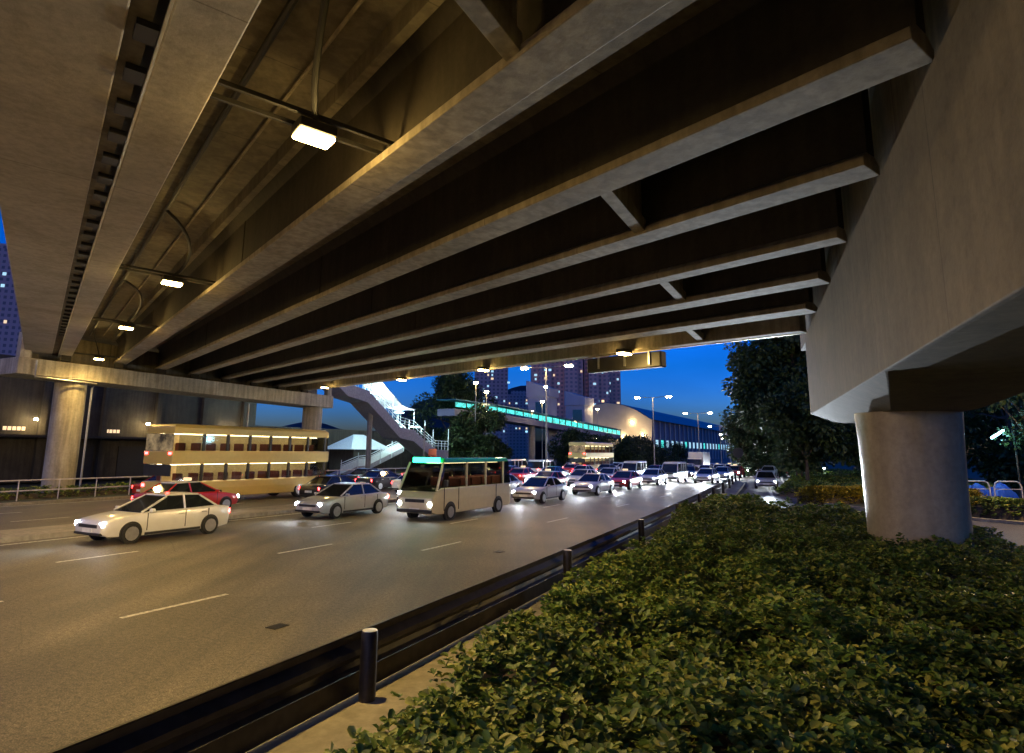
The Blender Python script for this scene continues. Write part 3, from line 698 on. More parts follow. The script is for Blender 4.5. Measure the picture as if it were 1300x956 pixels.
def make_bus(col, nm):
    p = paint(nm, col); root = empty('double_decker_bus', (0, 0, 0), 'x', 'bus'); h = 1.25; L = 11.2; y1 = L / 2
    g = MB(); g.loft(stations([(-y1, .4, 1.25, h * .97, h), (y1 - .3, .32, 1.25, h * .97, h), (y1, .45, 1.2, h * .9, h * .95)])); g.build('lower_body', p, root, bevel=.04)
    g = MB(); g.box(-h, h, -y1, y1 - .05, 2.15, 2.85); g.build('mid_body', p, root, bevel=.05)
    g = MB(); g.box(-h * .97, h * .97, -y1 + .02, y1 - .1, 3.75, 4.1); g.loft([[(-h * .97, -y1 + .02, 4.1), (h * .97, -y1 + .02, 4.1), (h * .97, y1 - .1, 4.1), (-h * .97, y1 - .1, 4.1)], [(-h * .85, -y1 + .15, 4.25), (h * .85, -y1 + .15, 4.25), (h * .85, y1 - .3, 4.25), (-h * .85, y1 - .3, 4.25)]]); g.build('roof', p, root, bevel=.04)
    for z0, z1, nmw in ((1.25, 2.15, 'lower_window'), (2.85, 3.75, 'upper_window')):
        for sx in (-1, 1):
            for k in range(7):
                y = -y1 + .35 + k * 1.5
                g = MB(); g.box(*sorted((sx * h * .90, sx * h * .985)), y, y + 1.36, z0 + .02, z1 - .02); g.build(nmw, M['carglass'], root)
                g = MB(); g.box(*sorted((sx * h * .9, sx * h * .992)), y + 1.36, y + 1.5, z0, z1); g.build('pillar', M['trim'], root)
        g = MB(); g.box(-.05, .05, -y1 + .3, y1 - .5, z0 - .05, z1 + .0); g.build('interior_panel', M['businner'], root)
        for k in range(11):
            for sx in (-1, 1):
                y = -y1 + .7 + k * .92
                g = MB(); g.box(*sorted((sx * .3, sx * 1.05)), y, y + .12, z0 - .05, z0 + .42); g.build('seat_back', M['seat'], root, bevel=.04)
        for sx in (-1, 1):
            g = MB(); g.box(*sorted((sx * .5, sx * .62)), -y1 + .4, y1 - .6, z1 - .05, z1 - .01); g.build('ceiling_light', M['bustube'], root)
        g = MB(); g.box(-h * .9, h * .9, -y1 - .0, -y1 + .06, z0 + (.3 if z0 < 2 else .02), z1 - .02); g.build('rear_window', M['buswin'] if z0 > 2 else M['trim'], root)
        g = MB(); g.box(-h * .93, h * .93, y1 - .18, y1 - .12, z0 + .02, z1 - .02); g.build('windscreen', M['glass'], root)
    for x in (-h + .16, h - .16):
        for y in (-2.9, 3.2): wheel(root, x, y, .48, .3)
    lights(root, L, h, .75, 1.05, r=.11)
    for sx in (-1, 1):
        g = MB(); g.box(sx * 1.0 - .12, sx * 1.0 + .12, -y1 - .02, -y1 + .03, 2.65, 2.78); g.build('tail_light', M['tail'], root)
    return root
protos = {}
used = set()
def veh(kind, q, s, away, label, group, beam=0, red=0):
    if kind not in protos:
        protos[kind] = (make_bus((.62, .48, .16), 'gold') if kind == 'bus' else make_truck() if kind == 'truck' else make_van(kind) if kind in ('white_van', 'minibus') else make_car(kind))
    src = protos[kind]
    if kind in used: o = copy_tree(src)
    else: o = src; used.add(kind)
    for c in [c for c in ALL() if c.parent == o and c.type == 'LIGHT']: bpy.data.objects.remove(c)
    a = head(s); o.location = W(q, s, .0); o.rotation_euler = (0, 0, -a + (0 if away else math.pi))
    tag(o, label, {'bus': 'bus', 'truck': 'truck', 'white_van': 'van', 'minibus': 'minibus', 'taxi': 'taxi'}.get(kind, 'car'), group)
    return o
beams = []
ORD = ['first', 'second', 'third', 'fourth', 'fifth', 'sixth', 'seventh', 'eighth', 'ninth', 'tenth', 'eleventh', 'twelfth', 'thirteenth', 'fourteenth', 'fifteenth', 'sixteenth']
desc = dict(sedan='silver car', dark_sedan='black car', white_sedan='white car', taxi='red taxi with silver roof', blue_sedan='blue car', white_van='white van', minibus='cream and green minibus', truck='box truck', bus='gold double-decker bus')
GON = 'oncoming vehicles with white headlights'; GAW = 'vehicles driving away with red tail lights'
def lane(q, start, kinds, gaps, away, phrase):
    s = start
    for i, k in enumerate(kinds):
        jit = random.uniform(-.25, .25)
        lab = '%s, %s %s vehicle in the %s' % (desc[k], ORD[i], 'departing' if away else 'oncoming', phrase)
        o = veh(k, q + jit, s, away, lab, GAW if away else GON)
        beams.append((o, away, s))
        s += gaps[min(i, len(gaps) - 1)] * random.uniform(.85, 1.15) + (4 if k in ('truck', 'bus') else 0)
lane(-21.2, 14, ['white_sedan', 'sedan', 'white_van', 'sedan', 'taxi', 'white_sedan', 'sedan', 'white_van', 'dark_sedan', 'sedan', 'white_sedan', 'truck', 'sedan', 'taxi', 'sedan', 'white_sedan'], [10, 8.5, 8, 8, 7.5, 7.5, 8], False, 'lane beside the median')
lane(-16.8, 26, ['minibus', 'sedan', 'white_sedan', 'taxi', 'sedan', 'white_van', 'dark_sedan', 'white_sedan', 'sedan', 'taxi', 'sedan', 'white_van', 'sedan', 'sedan', 'white_sedan'], [11, 9, 8, 8, 8], False, 'second lane from the median')
lane(-13.2, 66, ['white_sedan', 'sedan', 'taxi', 'white_van', 'sedan', 'dark_sedan', 'sedan', 'white_sedan', 'truck', 'sedan', 'white_sedan', 'sedan'], [9, 8, 8], False, 'third lane from the median')
lane(-9.4, 86, ['sedan', 'white_sedan', 'taxi', 'sedan', 'white_van', 'sedan', 'sedan', 'white_sedan', 'sedan', 'sedan'], [9, 9, 8], False, 'lane nearest the guard rail')
lane(-28.0, 20, ['taxi', 'dark_sedan', 'sedan', 'white_sedan', 'taxi', 'blue_sedan', 'sedan', 'dark_sedan', 'white_sedan'], [10, 8, 8, 8], True, 'far carriageway, lane beside the median')
lane(-32.1, 26.5, ['bus', 'dark_sedan', 'taxi', 'sedan', 'blue_sedan', 'white_van', 'taxi', 'bus', 'sedan', 'sedan'], [10, 8, 8, 8], True, 'far carriageway, middle lane')
lane(-36.2, 13, ['blue_sedan', 'taxi', 'sedan', 'dark_sedan', 'taxi', 'sedan', 'white_van', 'taxi', 'sedan', 'dark_sedan', 'sedan', 'taxi'], [12, 10, 9, 9], True, 'far carriageway, lane at the kerb')
o = veh('sedan', -6.9, 60, False, 'silver car with headlights on leaving along the slip road beside the hedge tip', GON)
o.rotation_euler = (0, 0, -(RD - .13) + math.pi)
for zz, en, tl_ in ((.66, 42000, 95.5),):
    lamp('headlamp_beam', (0, 0, 0), en, (.80, .9, 1.0), .06, None, (R(20), (0, 0, 0))); L = ALL()[-1]
    L.parent = o; L.location = Vector((0, 2.6, zz)); L.rotation_euler = (R(tl_), 0, 0)
for o, away, s in beams:
    if not away and s < 150:
        lamp('headlamp_beam', o.location + Vector((0, 0, 0)), 1, (.86, .93, 1.0), .08, None, (R(95), (0, 0, 0)))
        L = bpy.data.objects[-1] if False else ALL()[-1]
        f = Matrix.Rotation(o.rotation_euler.z, 3, 'Z') @ Vector((0, 2.45, 0))
        L.parent = o; L.location = Vector((0, 2.6, .66)); L.rotation_euler = (R(87), 0, 0)
        L.data.energy = 260 if s < 45 else (900 if s < 62 else 3600)

# ------------------------------------------------------------ foliage builders
def leaf_mesh(name, P, Nn, size, mat, parent=None, fold=.25, blades=1, wide=.52):
    """P (n,3) leaf bases, Nn (n,3) leaf directions"""
    n = len(P); d = Nn / np.linalg.norm(Nn, axis=1, keepdims=True)
    ref = np.tile(np.array([0, 0, 1.0]), (n, 1)) + rng.normal(0, .3, (n, 3))
    w = np.cross(d, ref); w /= (np.linalg.norm(w, axis=1, keepdims=True) + 1e-9); up = np.cross(w, d)
    L = size[:, None]
    tip = P + d * L - up * L * .18
    l1 = P + d * L * .35 - w * L * wide * .5 + up * L * fold * .25; l2 = P + d * L * .78 - w * L * wide * .55 + up * L * fold * .1
    r1 = P + d * L * .35 + w * L * wide * .5 + up * L * fold * .25; r2 = P + d * L * .78 + w * L * wide * .55 + up * L * fold * .1
    V = np.stack([P, l1, l2, tip, r2, r1], 1).reshape(-1, 3)
    b = (np.arange(n) * 6)[:, None]
    Fq = np.concatenate([b + np.array([[0, 3, 2, 1]]), b + np.array([[0, 5, 4, 3]])], 0)
    me = bpy.data.meshes.new(name); me.vertices.add(len(V)); me.vertices.foreach_set('co', V.ravel())
    me.loops.add(Fq.size); me.loops.foreach_set('vertex_index', Fq.ravel().astype(np.int32))
    me.polygons.add(len(Fq)); me.polygons.foreach_set('loop_start', (np.arange(len(Fq)) * 4).astype(np.int32)); me.polygons.foreach_set('loop_total', np.full(len(Fq), 4, np.int32))
    me.materials.append(mat); me.update(calc_edges=True)
    o = bpy.data.objects.new(name, me); sc.collection.objects.link(o)
    if parent: o.parent = parent
    return o
def inpoly(x, y, poly):
    c = np.zeros(len(x), bool); j = len(poly) - 1
    for i in range(len(poly)):
        xi, yi = poly[i]; xj, yj = poly[j]
        c ^= ((yi > y) != (yj > y)) & (x < (xj - xi) * (y - yi) / (yj - yi + 1e-12) + xi); j = i
    return c
def bump(x, y):
    return .10 * np.sin(x * 1.7 + 1.3 * np.sin(y * .9)) * np.cos(y * 1.4 + .7 * np.sin(x * 1.1)) + .06 * np.sin(x * 4.1 + y * 2.3) * np.sin(y * 3.7 - x * 1.2) + .035 * np.sin(9 * x + 3 * y) * np.sin(8 * y - 4 * x)
def edge_dist(x, y, poly):
    d = np.full(len(x), 1e9)
    for i in range(len(poly)):
        a = np.array(poly[i]); b = np.array(poly[(i + 1) % len(poly)]); ab = b - a
        t = np.clip(((x - a[0]) * ab[0] + (y - a[1]) * ab[1]) / (ab @ ab), 0, 1)
        d = np.minimum(d, np.hypot(x - a[0] - t * ab[0], y - a[1] - t * ab[1]))
    return d
def hedge(name, poly, h, mat, dens, lsize, label, nl=7, cat='hedge', falloff=None, bumps=1.0, leaves_near=None):
    """poly in world xy"""
    xs = [p[0] for p in poly]; ys = [p[1] for p in poly]
    area = (max(xs) - min(xs)) * (max(ys) - min(ys)); n = int(area * dens)
    x = rng.uniform(min(xs), max(xs), n); y = rng.uniform(min(ys), max(ys), n)
    k = inpoly(x, y, poly); x, y = x[k], y[k]
    if falloff is not None:
        dist = np.hypot(x, y); keep = rng.random(len(x)) < np.clip(falloff / dist, .12, 1) ; x, y = x[keep], y[keep]
    d = edge_dist(x, y, poly); dist = np.hypot(x, y)
    rnd = np.clip(d / .45, 0, 1); top = h * (.55 + .45 * np.sqrt(1 - (1 - rnd) ** 2)) + bump(x, y) * bumps
    depth = rng.random(len(x)) ** 2 * .35; z = top - depth
    side = (d < .3); z = np.where(side, rng.uniform(.1, 1, len(x)) * top, z)
    sc_ = np.clip(dist / 16, .9, 2.2) if falloff else np.ones(len(x))
    C = np.stack([x, y, z], 1); m = len(C)
    axis = np.stack([rng.normal(0, .3, m), rng.normal(0, .3, m), np.ones(m)], 1)
    axis /= np.linalg.norm(axis, axis=1, keepdims=True)
    Ps, Ds, Sz = [], [], []
    a1 = np.cross(axis, np.array([1.0, 0, 0])); a1 /= np.linalg.norm(a1, axis=1, keepdims=True); a2 = np.cross(axis, a1)
    ph0 = rng.uniform(0, 6.28, m)
    for j in range(nl):
        ph = ph0 + j * 2.399; tilt = rng.uniform(.2, .65, m)
        dd = (a1 * np.cos(ph)[:, None] + a2 * np.sin(ph)[:, None]) + axis * tilt[:, None]
        Ps.append(C + axis * rng.uniform(-.03, .03, m)[:, None]); Ds.append(dd); Sz.append(lsize * sc_ * rng.uniform(.7, 1.25, m))
    root = empty(name, (float(np.mean(xs)), float(np.mean(ys)), 0), label, cat)
    fo = leaf_mesh('foliage', np.concatenate(Ps) - np.array([root.location.x, root.location.y, 0]), np.concatenate(Ds), np.concatenate(Sz), mat, root)
    # woody mass inside
    g = MB(); cx_, cy_ = np.mean(xs), np.mean(ys)
    nx = 40; rows = []
    X_, Y_ = np.meshgrid(np.linspace(min(xs), max(xs), nx), np.linspace(min(ys), max(ys), nx))
    e = edge_dist(X_.ravel(), Y_.ravel(), poly); ins = inpoly(X_.ravel(), Y_.ravel(), poly)
    Z = np.where(ins & (e > .12), h * (.35 + .3 * np.clip(e / .5, 0, 1)), -.05).reshape(nx, nx)
    g.sheet([[(X_[i, j], Y_[i, j], Z[i, j]) for j in range(nx)] for i in range(nx)])
    g.build('stems', M['soil'], root)
    return root
def wxy(q, s): p = W(q, s); return (p.x, p.y)
hp = [(-1.6, 1.0), (-2.9, 2.4), (-3.35, 4.4), (-3.55, 7), (-3.85, 10), (-4.2, 13.5), (-4.6, 17), (-4.9, 21), (-5.3, 25.5), (-4.2, 25.6), (-2.8, 24), (0.6, 22), (2.9, 19.6), (2.9, 15.8), (5.5, 13.2), (10, 10), (14, 6), (14, 1), (8, .5), (3, 1)]
hpw = [wxy(*p) for p in hp]
struct('planting_bed', MB().add([W(q, s, .03) for q, s in [(-2.2, -6), (-3.9, 3), (-4.9, 14), (-5.7, 24), (-6.0, 33), (-3.2, 27.8), (1, 24.8), (4.4, 21.2), (8.1, 17.3), (15, 13.3), (30, 6.8), (28, -8)]], [tuple(range(12))]), M['soil'])
hedge('hedge', hpw, 1.32, M['leaf'], 270, .082, 'broad leafy green hedge bed filling the foreground around the near pier', nl=7, falloff=9.0, bumps=1.9)
# golden clipped hedge and the green ones beyond the slip road
hedge('hedge', [(17.4, 39.6), (18.2, 38.0), (23.5, 38.2), (27, 36.5), (27.6, 38), (24, 39.8)], 1.0, M['goldleaf'], 260, .12, 'clipped golden-yellow hedge beyond the slip road, left of the near pier', bumps=.4)
hedge('hedge', [(21.6, 32.2), (22.4, 29.8), (27.5, 27.2), (34, 24.6), (35, 26.4), (28, 29.6)], .95, M['leaf'], 120, .11, 'clipped dark green hedge beyond the slip road, right of the near pier', bumps=.4)
hedge('hedge', [(19.0, 46), (20.2, 44.2), (27, 44), (36, 47), (44, 62), (50, 90), (40, 92), (29, 66), (22, 52)], .7, M['leaf'], 14, .22, 'low rough green shrubs under the big dark tree at the kerb', bumps=1.2)
hedge('hedge', [wxy(-41.6, 14), wxy(-40.4, 14), wxy(-40.4, 60), wxy(-41.6, 60)], .7, M['leaf'], 40, .14, 'long low hedge along the far kerb in front of the left piers', bumps=.6)

def tree(name, x, y, z0, h, cr, ch, nleaf, lsize, label, group, mat=None, low=.25, clumps=26, lean=0):
    base = Vector((x, y, z0)); root = empty(name, base, label, 'tree', group)
    th = h * .5; top = base + Vector((lean * h * .2, 0, th))
    g = MB(); r0 = max(.12, h * .02)
    pts = [base - Vector((0, 0, .3)), base + Vector((random.uniform(-.1, .1), random.uniform(-.1, .1), th * .4)), top, top + Vector((random.uniform(-.4, .4), random.uniform(-.4, .4), h * .3))]
    g.tube(pts, r0, 9, r0 * .3)
    cen = []
    for k in range(clumps):
        a = random.uniform(0, 6.28); rr = cr * math.sqrt(random.random()) * .85; zz = random.uniform(low, .93)
        prof = math.sin(math.pi * min(1, max(.02, (zz - low + .12) / (1.08 - low)))) ** .6
        c = base + Vector((math.cos(a) * rr * prof + lean * zz * cr * .4, math.sin(a) * rr * prof, zz * h)); cen.append(c)
        if k < 12:
            s0 = base.lerp(top, random.uniform(.45, 1.0)); mid = s0.lerp(c, .5) + Vector((0, 0, .06 * h))
            g.tube([s0, mid, c], r0 * .42, 6, r0 * .08)
    g.build('trunk', M['bark'], root, smooth=True)
    nl = nleaf // clumps; P, Dn = [], []
    for c in cen:
        rad = cr * random.uniform(.28, .46)
        v = rng.normal(0, 1, (nl, 3)); v /= np.linalg.norm(v, axis=1, keepdims=True); rad_ = rad * rng.random((nl, 1)) ** .45
        P.append(np.array(c) + v * rad_ * np.array([1, 1, .72])); Dn.append(v + rng.normal(0, .6, (nl, 3)) + np.array([0, 0, -.2]))
    P = np.concatenate(P); leaf_mesh('crown', P - np.array(base), np.concatenate(Dn), rng.uniform(.6, 1.3, len(P)) * lsize, mat or M['treeleaf'], root, wide=.6)
    return root
GT = 'trees right of the slip road'
tree('broadleaf_tree', 27.0, 60, -.2, 17, 6.2, 8, 26000, .42, 'tallest dark broad-crowned tree overhanging the slip road against the sky', GT, low=.12, clumps=46)
tree('broadleaf_tree', 24.5, 53, 0, 9.5, 3.6, 5, 10000, .36, 'lower dark tree in front of the tallest tree, above the slip road kerb', GT, low=.25, clumps=24)
tree('broadleaf_tree', 35.5, 62, 0, 16, 6, 8, 14000, .42, 'dark tree directly behind the near crosshead end', GT, low=.12, clumps=30)
tree('broadleaf_tree', 34, 84, -.5, 15, 6, 8, 12000, .5, 'dark tree behind the tallest tree, farther down the slip road', GT, low=.08, clumps=30)
tree('broadleaf_tree', 42, 108, -1, 14, 6, 8, 9000, .5, 'farthest dark tree leaning over the white headlights', GT, low=.05, clumps=26)
tree('broadleaf_tree', 44, 56, 0, 13, 5, 8, 9000, .42, 'dark tree hidden mostly behind the near pier', GT, low=.1)
tree('broadleaf_tree', 50, 64, 0, 17, 7, 8, 13000, .45, 'broad dark tree right of the near pier behind the cyan tube light', GT, low=.2, clumps=30)
tree('thin_tree', 33.5, 40.5, 0, 9, 2.8, 5, 1800, .3, 'thin bare-limbed tree just right of the near pier', GT, low=.45)
tree('broadleaf_tree', 46, 26, 0, 13, 6, 8, 5000, .5, 'added tree out of view beside the slip road, blocking sky light, nearer one', GT, low=.1)  # this and the next two are added out of view to block the sky
tree('broadleaf_tree', 52, 40, 0, 14, 6.5, 8, 5000, .5, 'added tree out of view beside the slip road, blocking sky light, farther one', GT, low=.1)
tree('broadleaf_tree', 40, 8, 0, 13, 6, 8, 5000, .5, 'added tree out of view level with the near pier, blocking sky light', GT, low=.1)
tree('broadleaf_tree', 60, 66, 0, 15, 6, 8, 9000, .45, 'dark tree at the right edge of the picture behind the hoop railing', GT, low=.15)
GM = 'trees beyond the far carriageway'
ml = [(-56, 84, 15, 6.5), (-58, 88, 17, 6.5), (-47, 78, 9.6, 4.6), (-47, 112, 7.2, 4.0), (-46, 120, 7, 4.2), (-47, 130, 7.5, 4.4), (-45, 141, 7.6, 4.6), (-46, 153, 8.4, 5), (-45, 166, 9, 5.2), (-45, 182, 7, 4.6), (-45, 200, 7, 5), (-43, 222, 9, 6), (-43, 246, 9, 6)]
lb = ['tall dark tree right behind the lit stairway', 'tallest dark tree between the stairway and the far left tower', 'dark tree in front of the left end of the cyan walkway', 'low bushy tree left of the tall pole under the cyan walkway', 'low bushy tree just right of the tall pole', 'low bushy tree under the middle of the cyan walkway', 'low bushy tree under the right lift tower', 'bushy tree in front of the beige station gable', 'larger bushy tree under the right corner of the beige gable', 'low tree below the cool station windows, nearest', 'low tree below the cool station windows, middle', 'dark rounded tree left of the round sign', 'far dark tree behind the round sign']
for (q, s, h, c_), L in zip(ml, lb):
    p = W(q, s, 0); tree('broadleaf_tree', p.x, p.y, p.z, h, c_, h, 13000 if h > 9.5 else 4200, .42 if h > 10 else .45, L, GM, low=.08, clumps=22)

# ------------------------------------------------------------ lit stairway beyond the far carriageway
stw = empty('covered_stairway', W(-47, 68, 0), 'covered stairway with bright cool lights coming down beyond the left crosshead', 'stairway')
# profile points along s (s, z of tread line)
prof = [(44.5, 13.5), (50.8, 9.75), (54.0, 9.3), (60.0, 5.5), (62.6, 5.2), (67.2, 2.9), (70.2, 2.85)]
qa, qb = -49.6, -47.0
rings = [[W(qa, s, z - 1.15), W(qb, s, z - 1.15), W(qb, s, z + .15), W(qa, s, z + .15)] for s, z in prof]
MB().loft(rings).build('stair_flight', M['stairw'], stw)
for k in range(len(prof) - 1):
    (s0, z0), (s1, z1) = prof[k], prof[k + 1]
    nst = max(1, int(abs(z1 - z0) / .3))
    if nst < 2: continue
    g = MB()
    for i in range(nst):
        sa = s0 + (s1 - s0) * i / nst; sb_ = s0 + (s1 - s0) * (i + 1) / nst; z = z0 + (z1 - z0) * i / nst
        g.hexa([W(qa + .2, sa, z), W(qb - .2, sa, z), W(qb - .2, sb_, z), W(qa + .2, sb_, z), W(qa + .2, sa, z + .16), W(qb - .2, sa, z + .16), W(qb - .2, sb_, z + .16), W(qa + .2, sb_, z + .16)])
    g.build('treads', M['grey'], stw)
for q in (qa + .08, qb - .08):
    for dz in (.55, .85, 1.2):
        MB().tube([W(q, s, z + dz + .1) for s, z in prof], .035, 6).build('handrail', M['stairglass'], stw)
    for k in range(len(prof) - 1):
        (s0, z0), (s1, z1) = prof[k], prof[k + 1]
        n = max(1, int((s1 - s0) / .75))
        for i in range(n):
            t = i / n; s = s0 + (s1 - s0) * t; z = z0 + (z1 - z0) * t
            hh = 2.6 if i % 3 == 0 and s < 66 else 1.25
            MB().tube([W(q, s, z + .1), W(q, s, z + hh)], .04 if hh > 2 else .022, 6).build('post', M['stairglass'], stw)
    s, z = prof[-1]; MB().tube([W(q, s, z + .1), W(q, s, z + 2.9)], .045, 6).build('post', M['stairglass'], stw)
MB().loft([[W(qa - .15, s, z + 2.6), W(qb + .15, s, z + 2.6), W(qb + .15, s, z + 2.7), W(qa - .15, s, z + 2.7)] for s, z in prof[:-2]]).build('canopy_roof', M['stairw'], stw)
for s, z in ((52.2, 11.6), (56.5, 9.4), (61.0, 7.4), (64.2, 5.8)):
    g = MB(); c = W(-48.1, s, z); g.rbox(c, .35, 1.3, .08, -RD); g.build('fluorescent_light', M['stairlight'], stw)
    lamp('stair_lamp', c - Vector((0, 0, .25)), 1700, (.72, 1.0, .96), .25, stw)
for s in (56, 69.4):
    z = 8 if s < 60 else 1.8
    c = W(-48.3, s, 0); MB().tube([c, c + Vector((0, 0, z))], .3, 14).build('support_column', M['farpier'], stw)
# small lower stair with glass sides
st2 = empty('small_stairway', W(-52, 61, 0), 'small pale stairway with glass sides rising rightwards below the covered stairway', 'stairway')
pr2 = [(55.6, .1), (58.4, .9), (60.2, 1.0), (67.0, 3.2)]
MB().loft([[W(-53.6, s, z - .5), W(-52, s, z - .5), W(-52, s, z + .1), W(-53.6, s, z + .1)] for s, z in pr2]).build('stair_flight', M['stairw'], st2)
MB().loft([[W(-52.02, s, z + .1), W(-51.98, s, z + .1), W(-51.98, s, z + .95), W(-52.02, s, z + .95)] for s, z in pr2]).build('glass_side', M['stairglass'], st2)
for dz in (1.05, 1.3): MB().tube([W(-52, s, z + dz) for s, z in pr2], .04, 6).build('handrail', M['stairglass'], st2)
for s, z in [(55.6, .1), (58.4, .9), (60.2, 1.0), (62.4, 1.7), (64.6, 2.4), (67, 3.2)]: MB().tube([W(-51.9, s, z - .4), W(-51.9, s, z + 1.7)], .05, 6).build('post', M['stairglass'], st2)
lamp('stair_lamp', W(-49.5, 63, 4.2), 1200, (.75, 1.0, .95), .3, st2)
# small hut with pitched roofs behind it
hut = empty('small_kiosk', W(-57, 63, 0), 'small kiosk with a pale pointed roof behind the small stairway', 'kiosk')
c = W(-57, 64, 0); g = MB(); g.rbox(c, 4, 6, 3.0, -RD); g.build('walls', M['wall'], hut)
g = MB(); b4 = [W(-59.5, 60, 3.0), W(-54.5, 60, 3.0), W(-54.5, 68, 3.0), W(-59.5, 68, 3.0)]; ap = [W(-57, 63, 4.9), W(-57, 65, 4.9)]
g.add(b4 + ap, [(0, 1, 4), (1, 2, 5, 4), (2, 3, 5), (3, 0, 4, 5), (3, 2, 1, 0)]); g.build('roof', M['stairglass'], hut)
# orange notice on a post
c = W(-45.5, 64.5, .1); nb = empty('notice_board', c, 'small orange-red notice board on a post below the covered stairway', 'sign')
MB().tube([c, c + Vector((0, 0, 2.9))], .05, 8).build('post', M['pole'], nb)
g = MB(); g.rbox(c + Vector((0, -.08, 2.1)), 1.0, .06, .95, -R(10)); g.build('panel', plain('orange_red_panel', (.6, .12, .05), .5), nb)

# ------------------------------------------------------------ low hall behind the piers
hall = empty('low_hall', W(-61, 40, 0), 'long low dark building with a row of small lit windows behind the left piers', 'building')
g = MB(); qbox(g, -75, -60, -25, 50, .1, .1, 9.6, 9.6); g.build('wall', M['wall'], hall)
g = MB(); qbox(g, -74, -60.01, 50.01, 82, .1, .1, 5.6, 5.6); g.build('low_wing', M['wall'], hall)
g = MB(); qbox(g, -76, -59, -26, 51, 9.61, 9.61, 10.2, 10.2); g.build('roof', M['dark'], hall)
for s, w in ((45.3, .5), (48.0, .7), (50.2, 1.0), (52.2, 1.8), (55.6, .8), (57.4, .8), (63, .6), (64.2, .8), (17.2, 1.6), (24.5, .8)):
    z = 2.55 if s > 30 else 2.2
    g = MB(); qbox(g, -60, -59.96, s, s + w, z, z, z + .62, z + .62); g.build('lit_window', M['warmwin'], hall)
for s, n in ((25.6, 5), (33.6, 4)):
    for k in range(n):
        g = MB(); qbox(g, -60, -59.95, s + k * .33, s + k * .33 + .24, 4.3, 4.3, 4.6, 4.6); g.build('lit_sign_letter', M['warmwin'], hall)
for k, s in enumerate(range(-22, 50, 5)):
    g = MB(); qbox(g, -59.99, -59.6, s, s + .5, .1, .1, 9.55, 9.55); g.build('pilaster', M['wall'], hall)
for k, s in enumerate((19.2, 29.3, 34.1, 39.3, 44.2)):
    g = MB(); qbox(g, -59.99, -59.9, s + .8, s + 3.4, .15, .15, 3.1, 3.1); g.build('roller_shutter', M['dark'], hall)
g = MB(); qbox(g, -59.99, -57.8, 0, 50, 3.75, 3.75, 3.95, 3.95); g.build('awning', M['dark'], hall)
for k, (s, L) in enumerate(((16.5, 'added lamp warming the low dark building left of the first left pier'), (27.5, 'added lamp warming the low dark building just right of the first left pier'), (37.0, 'added lamp warming the low dark building midway between the left piers'), (46.5, 'added lamp warming the right end of the low dark building'))):  # lamps added to make the wall glow brown
    c = W(-59.2, s, 5.2); t = empty('added_wall_lamp', c, L, 'lamp', 'added lamps warming the low building')
    MB().tube([W(-59.9, s, 5.3), c + Vector((0, 0, .12))], .03, 6).build('bracket_arm', M['dark'], t)
    g = MB(); g.rbox(c + Vector((0, 0, -.05)), .35, .22, .14, -RD); g.build('lamp_lens', M['street'], t, bevel=.04)
    lamp('lamp_light', c + Vector((.25, -.1, -.3)), 110, SOD, .15, t)
# railings along the far footway
fr = empty('footway_railing', W(-40, 35, .1), 'pale metal railing along the far footway, left side of the road', 'railing')
for z in (.55, 1.1): MB().tube([W(-39.6, s, z + .1) for s in range(14, 66, 4)], .035, 6).build('rail', M['pinkrail'], fr)
for s in range(14, 66, 2): MB().tube([W(-39.6, s, .1), W(-39.6, s, 1.2)], .03, 6).build('post', M['pinkrail'], fr)
# slim dark poles at the far kerb, left
for q, s, h, L in ((-39.5, 32.2, 6.2, 'slim grey post between the two left piers'), (-40.5, 55.8, 5.5, 'slim grey post just right of the right-hand left pier')):
    c = W(q, s, .1); t = empty('slim_post', c, L, 'post'); MB().tube([c, c + Vector((0, 0, h))], .08, 10, .06).build('pole', M['pole'], t); MB().tube([c, c + Vector((0, 0, .5))], .12, 10).build('pole_base', M['pole'], t)

# ------------------------------------------------------------ cyan covered walkway
wk = empty('covered_walkway', W(-50, 110, 0), 'long elevated walkway glowing cyan behind the low trees', 'walkway')
def wbox(q0, q1, s0, s1, z0, z1, n=12):
    return MB().loft([[W(q0, s, z0, False), W(q1, s, z0, False), W(q1, s, z1, False), W(q0, s, z1, False)] for s in [s0 + (s1 - s0) * i / n for i in range(n + 1)]])
def wz(s): return 9.4 - .0 * s if s < 90 else 9.4 - (s - 90) * .032
def wseg(q0, q1, s0, s1, a, b, n=10):
    return MB().loft([[W(q0, s, wz(s) + a, False), W(q1, s, wz(s) + a, False), W(q1, s, wz(s) + b, False), W(q0, s, wz(s) + b, False)] for s in [s0 + (s1 - s0) * i / n for i in range(n + 1)]])
wseg(-53, -50, 76, 150, -1.5, -.5).build('deck', M['station'], wk)
wseg(-53.2, -49.8, 76, 150, .75, .9).build('roof', M['roof'], wk)
for k in range(24):
    s0 = 76.2 + k * 3.08
    if k < 9:  # seen through branches: shorter lit panes
        a, b = -.2, .45
    else: a, b = -.45, .5
    wseg(-50.05, -50.0, s0, s0 + 2.75, a, b, 2).build('lit_glass_panel', M['cyanpanel'], wk)
    g = MB(); p = W(-49.95, s0 + 2.9, wz(s0) - .5, False); g.tube([p, p + Vector((0, 0, 1.3))], .06, 6); g.build('mullion', M['dark'], wk)
for s in (84, 104, 124, 144):
    c = W(-51.5, s, -3, False); MB().tube([c, Vector((c.x, c.y, wz(s) - 1.45))], .6, 14).build('support_column', M['farpier'], wk)

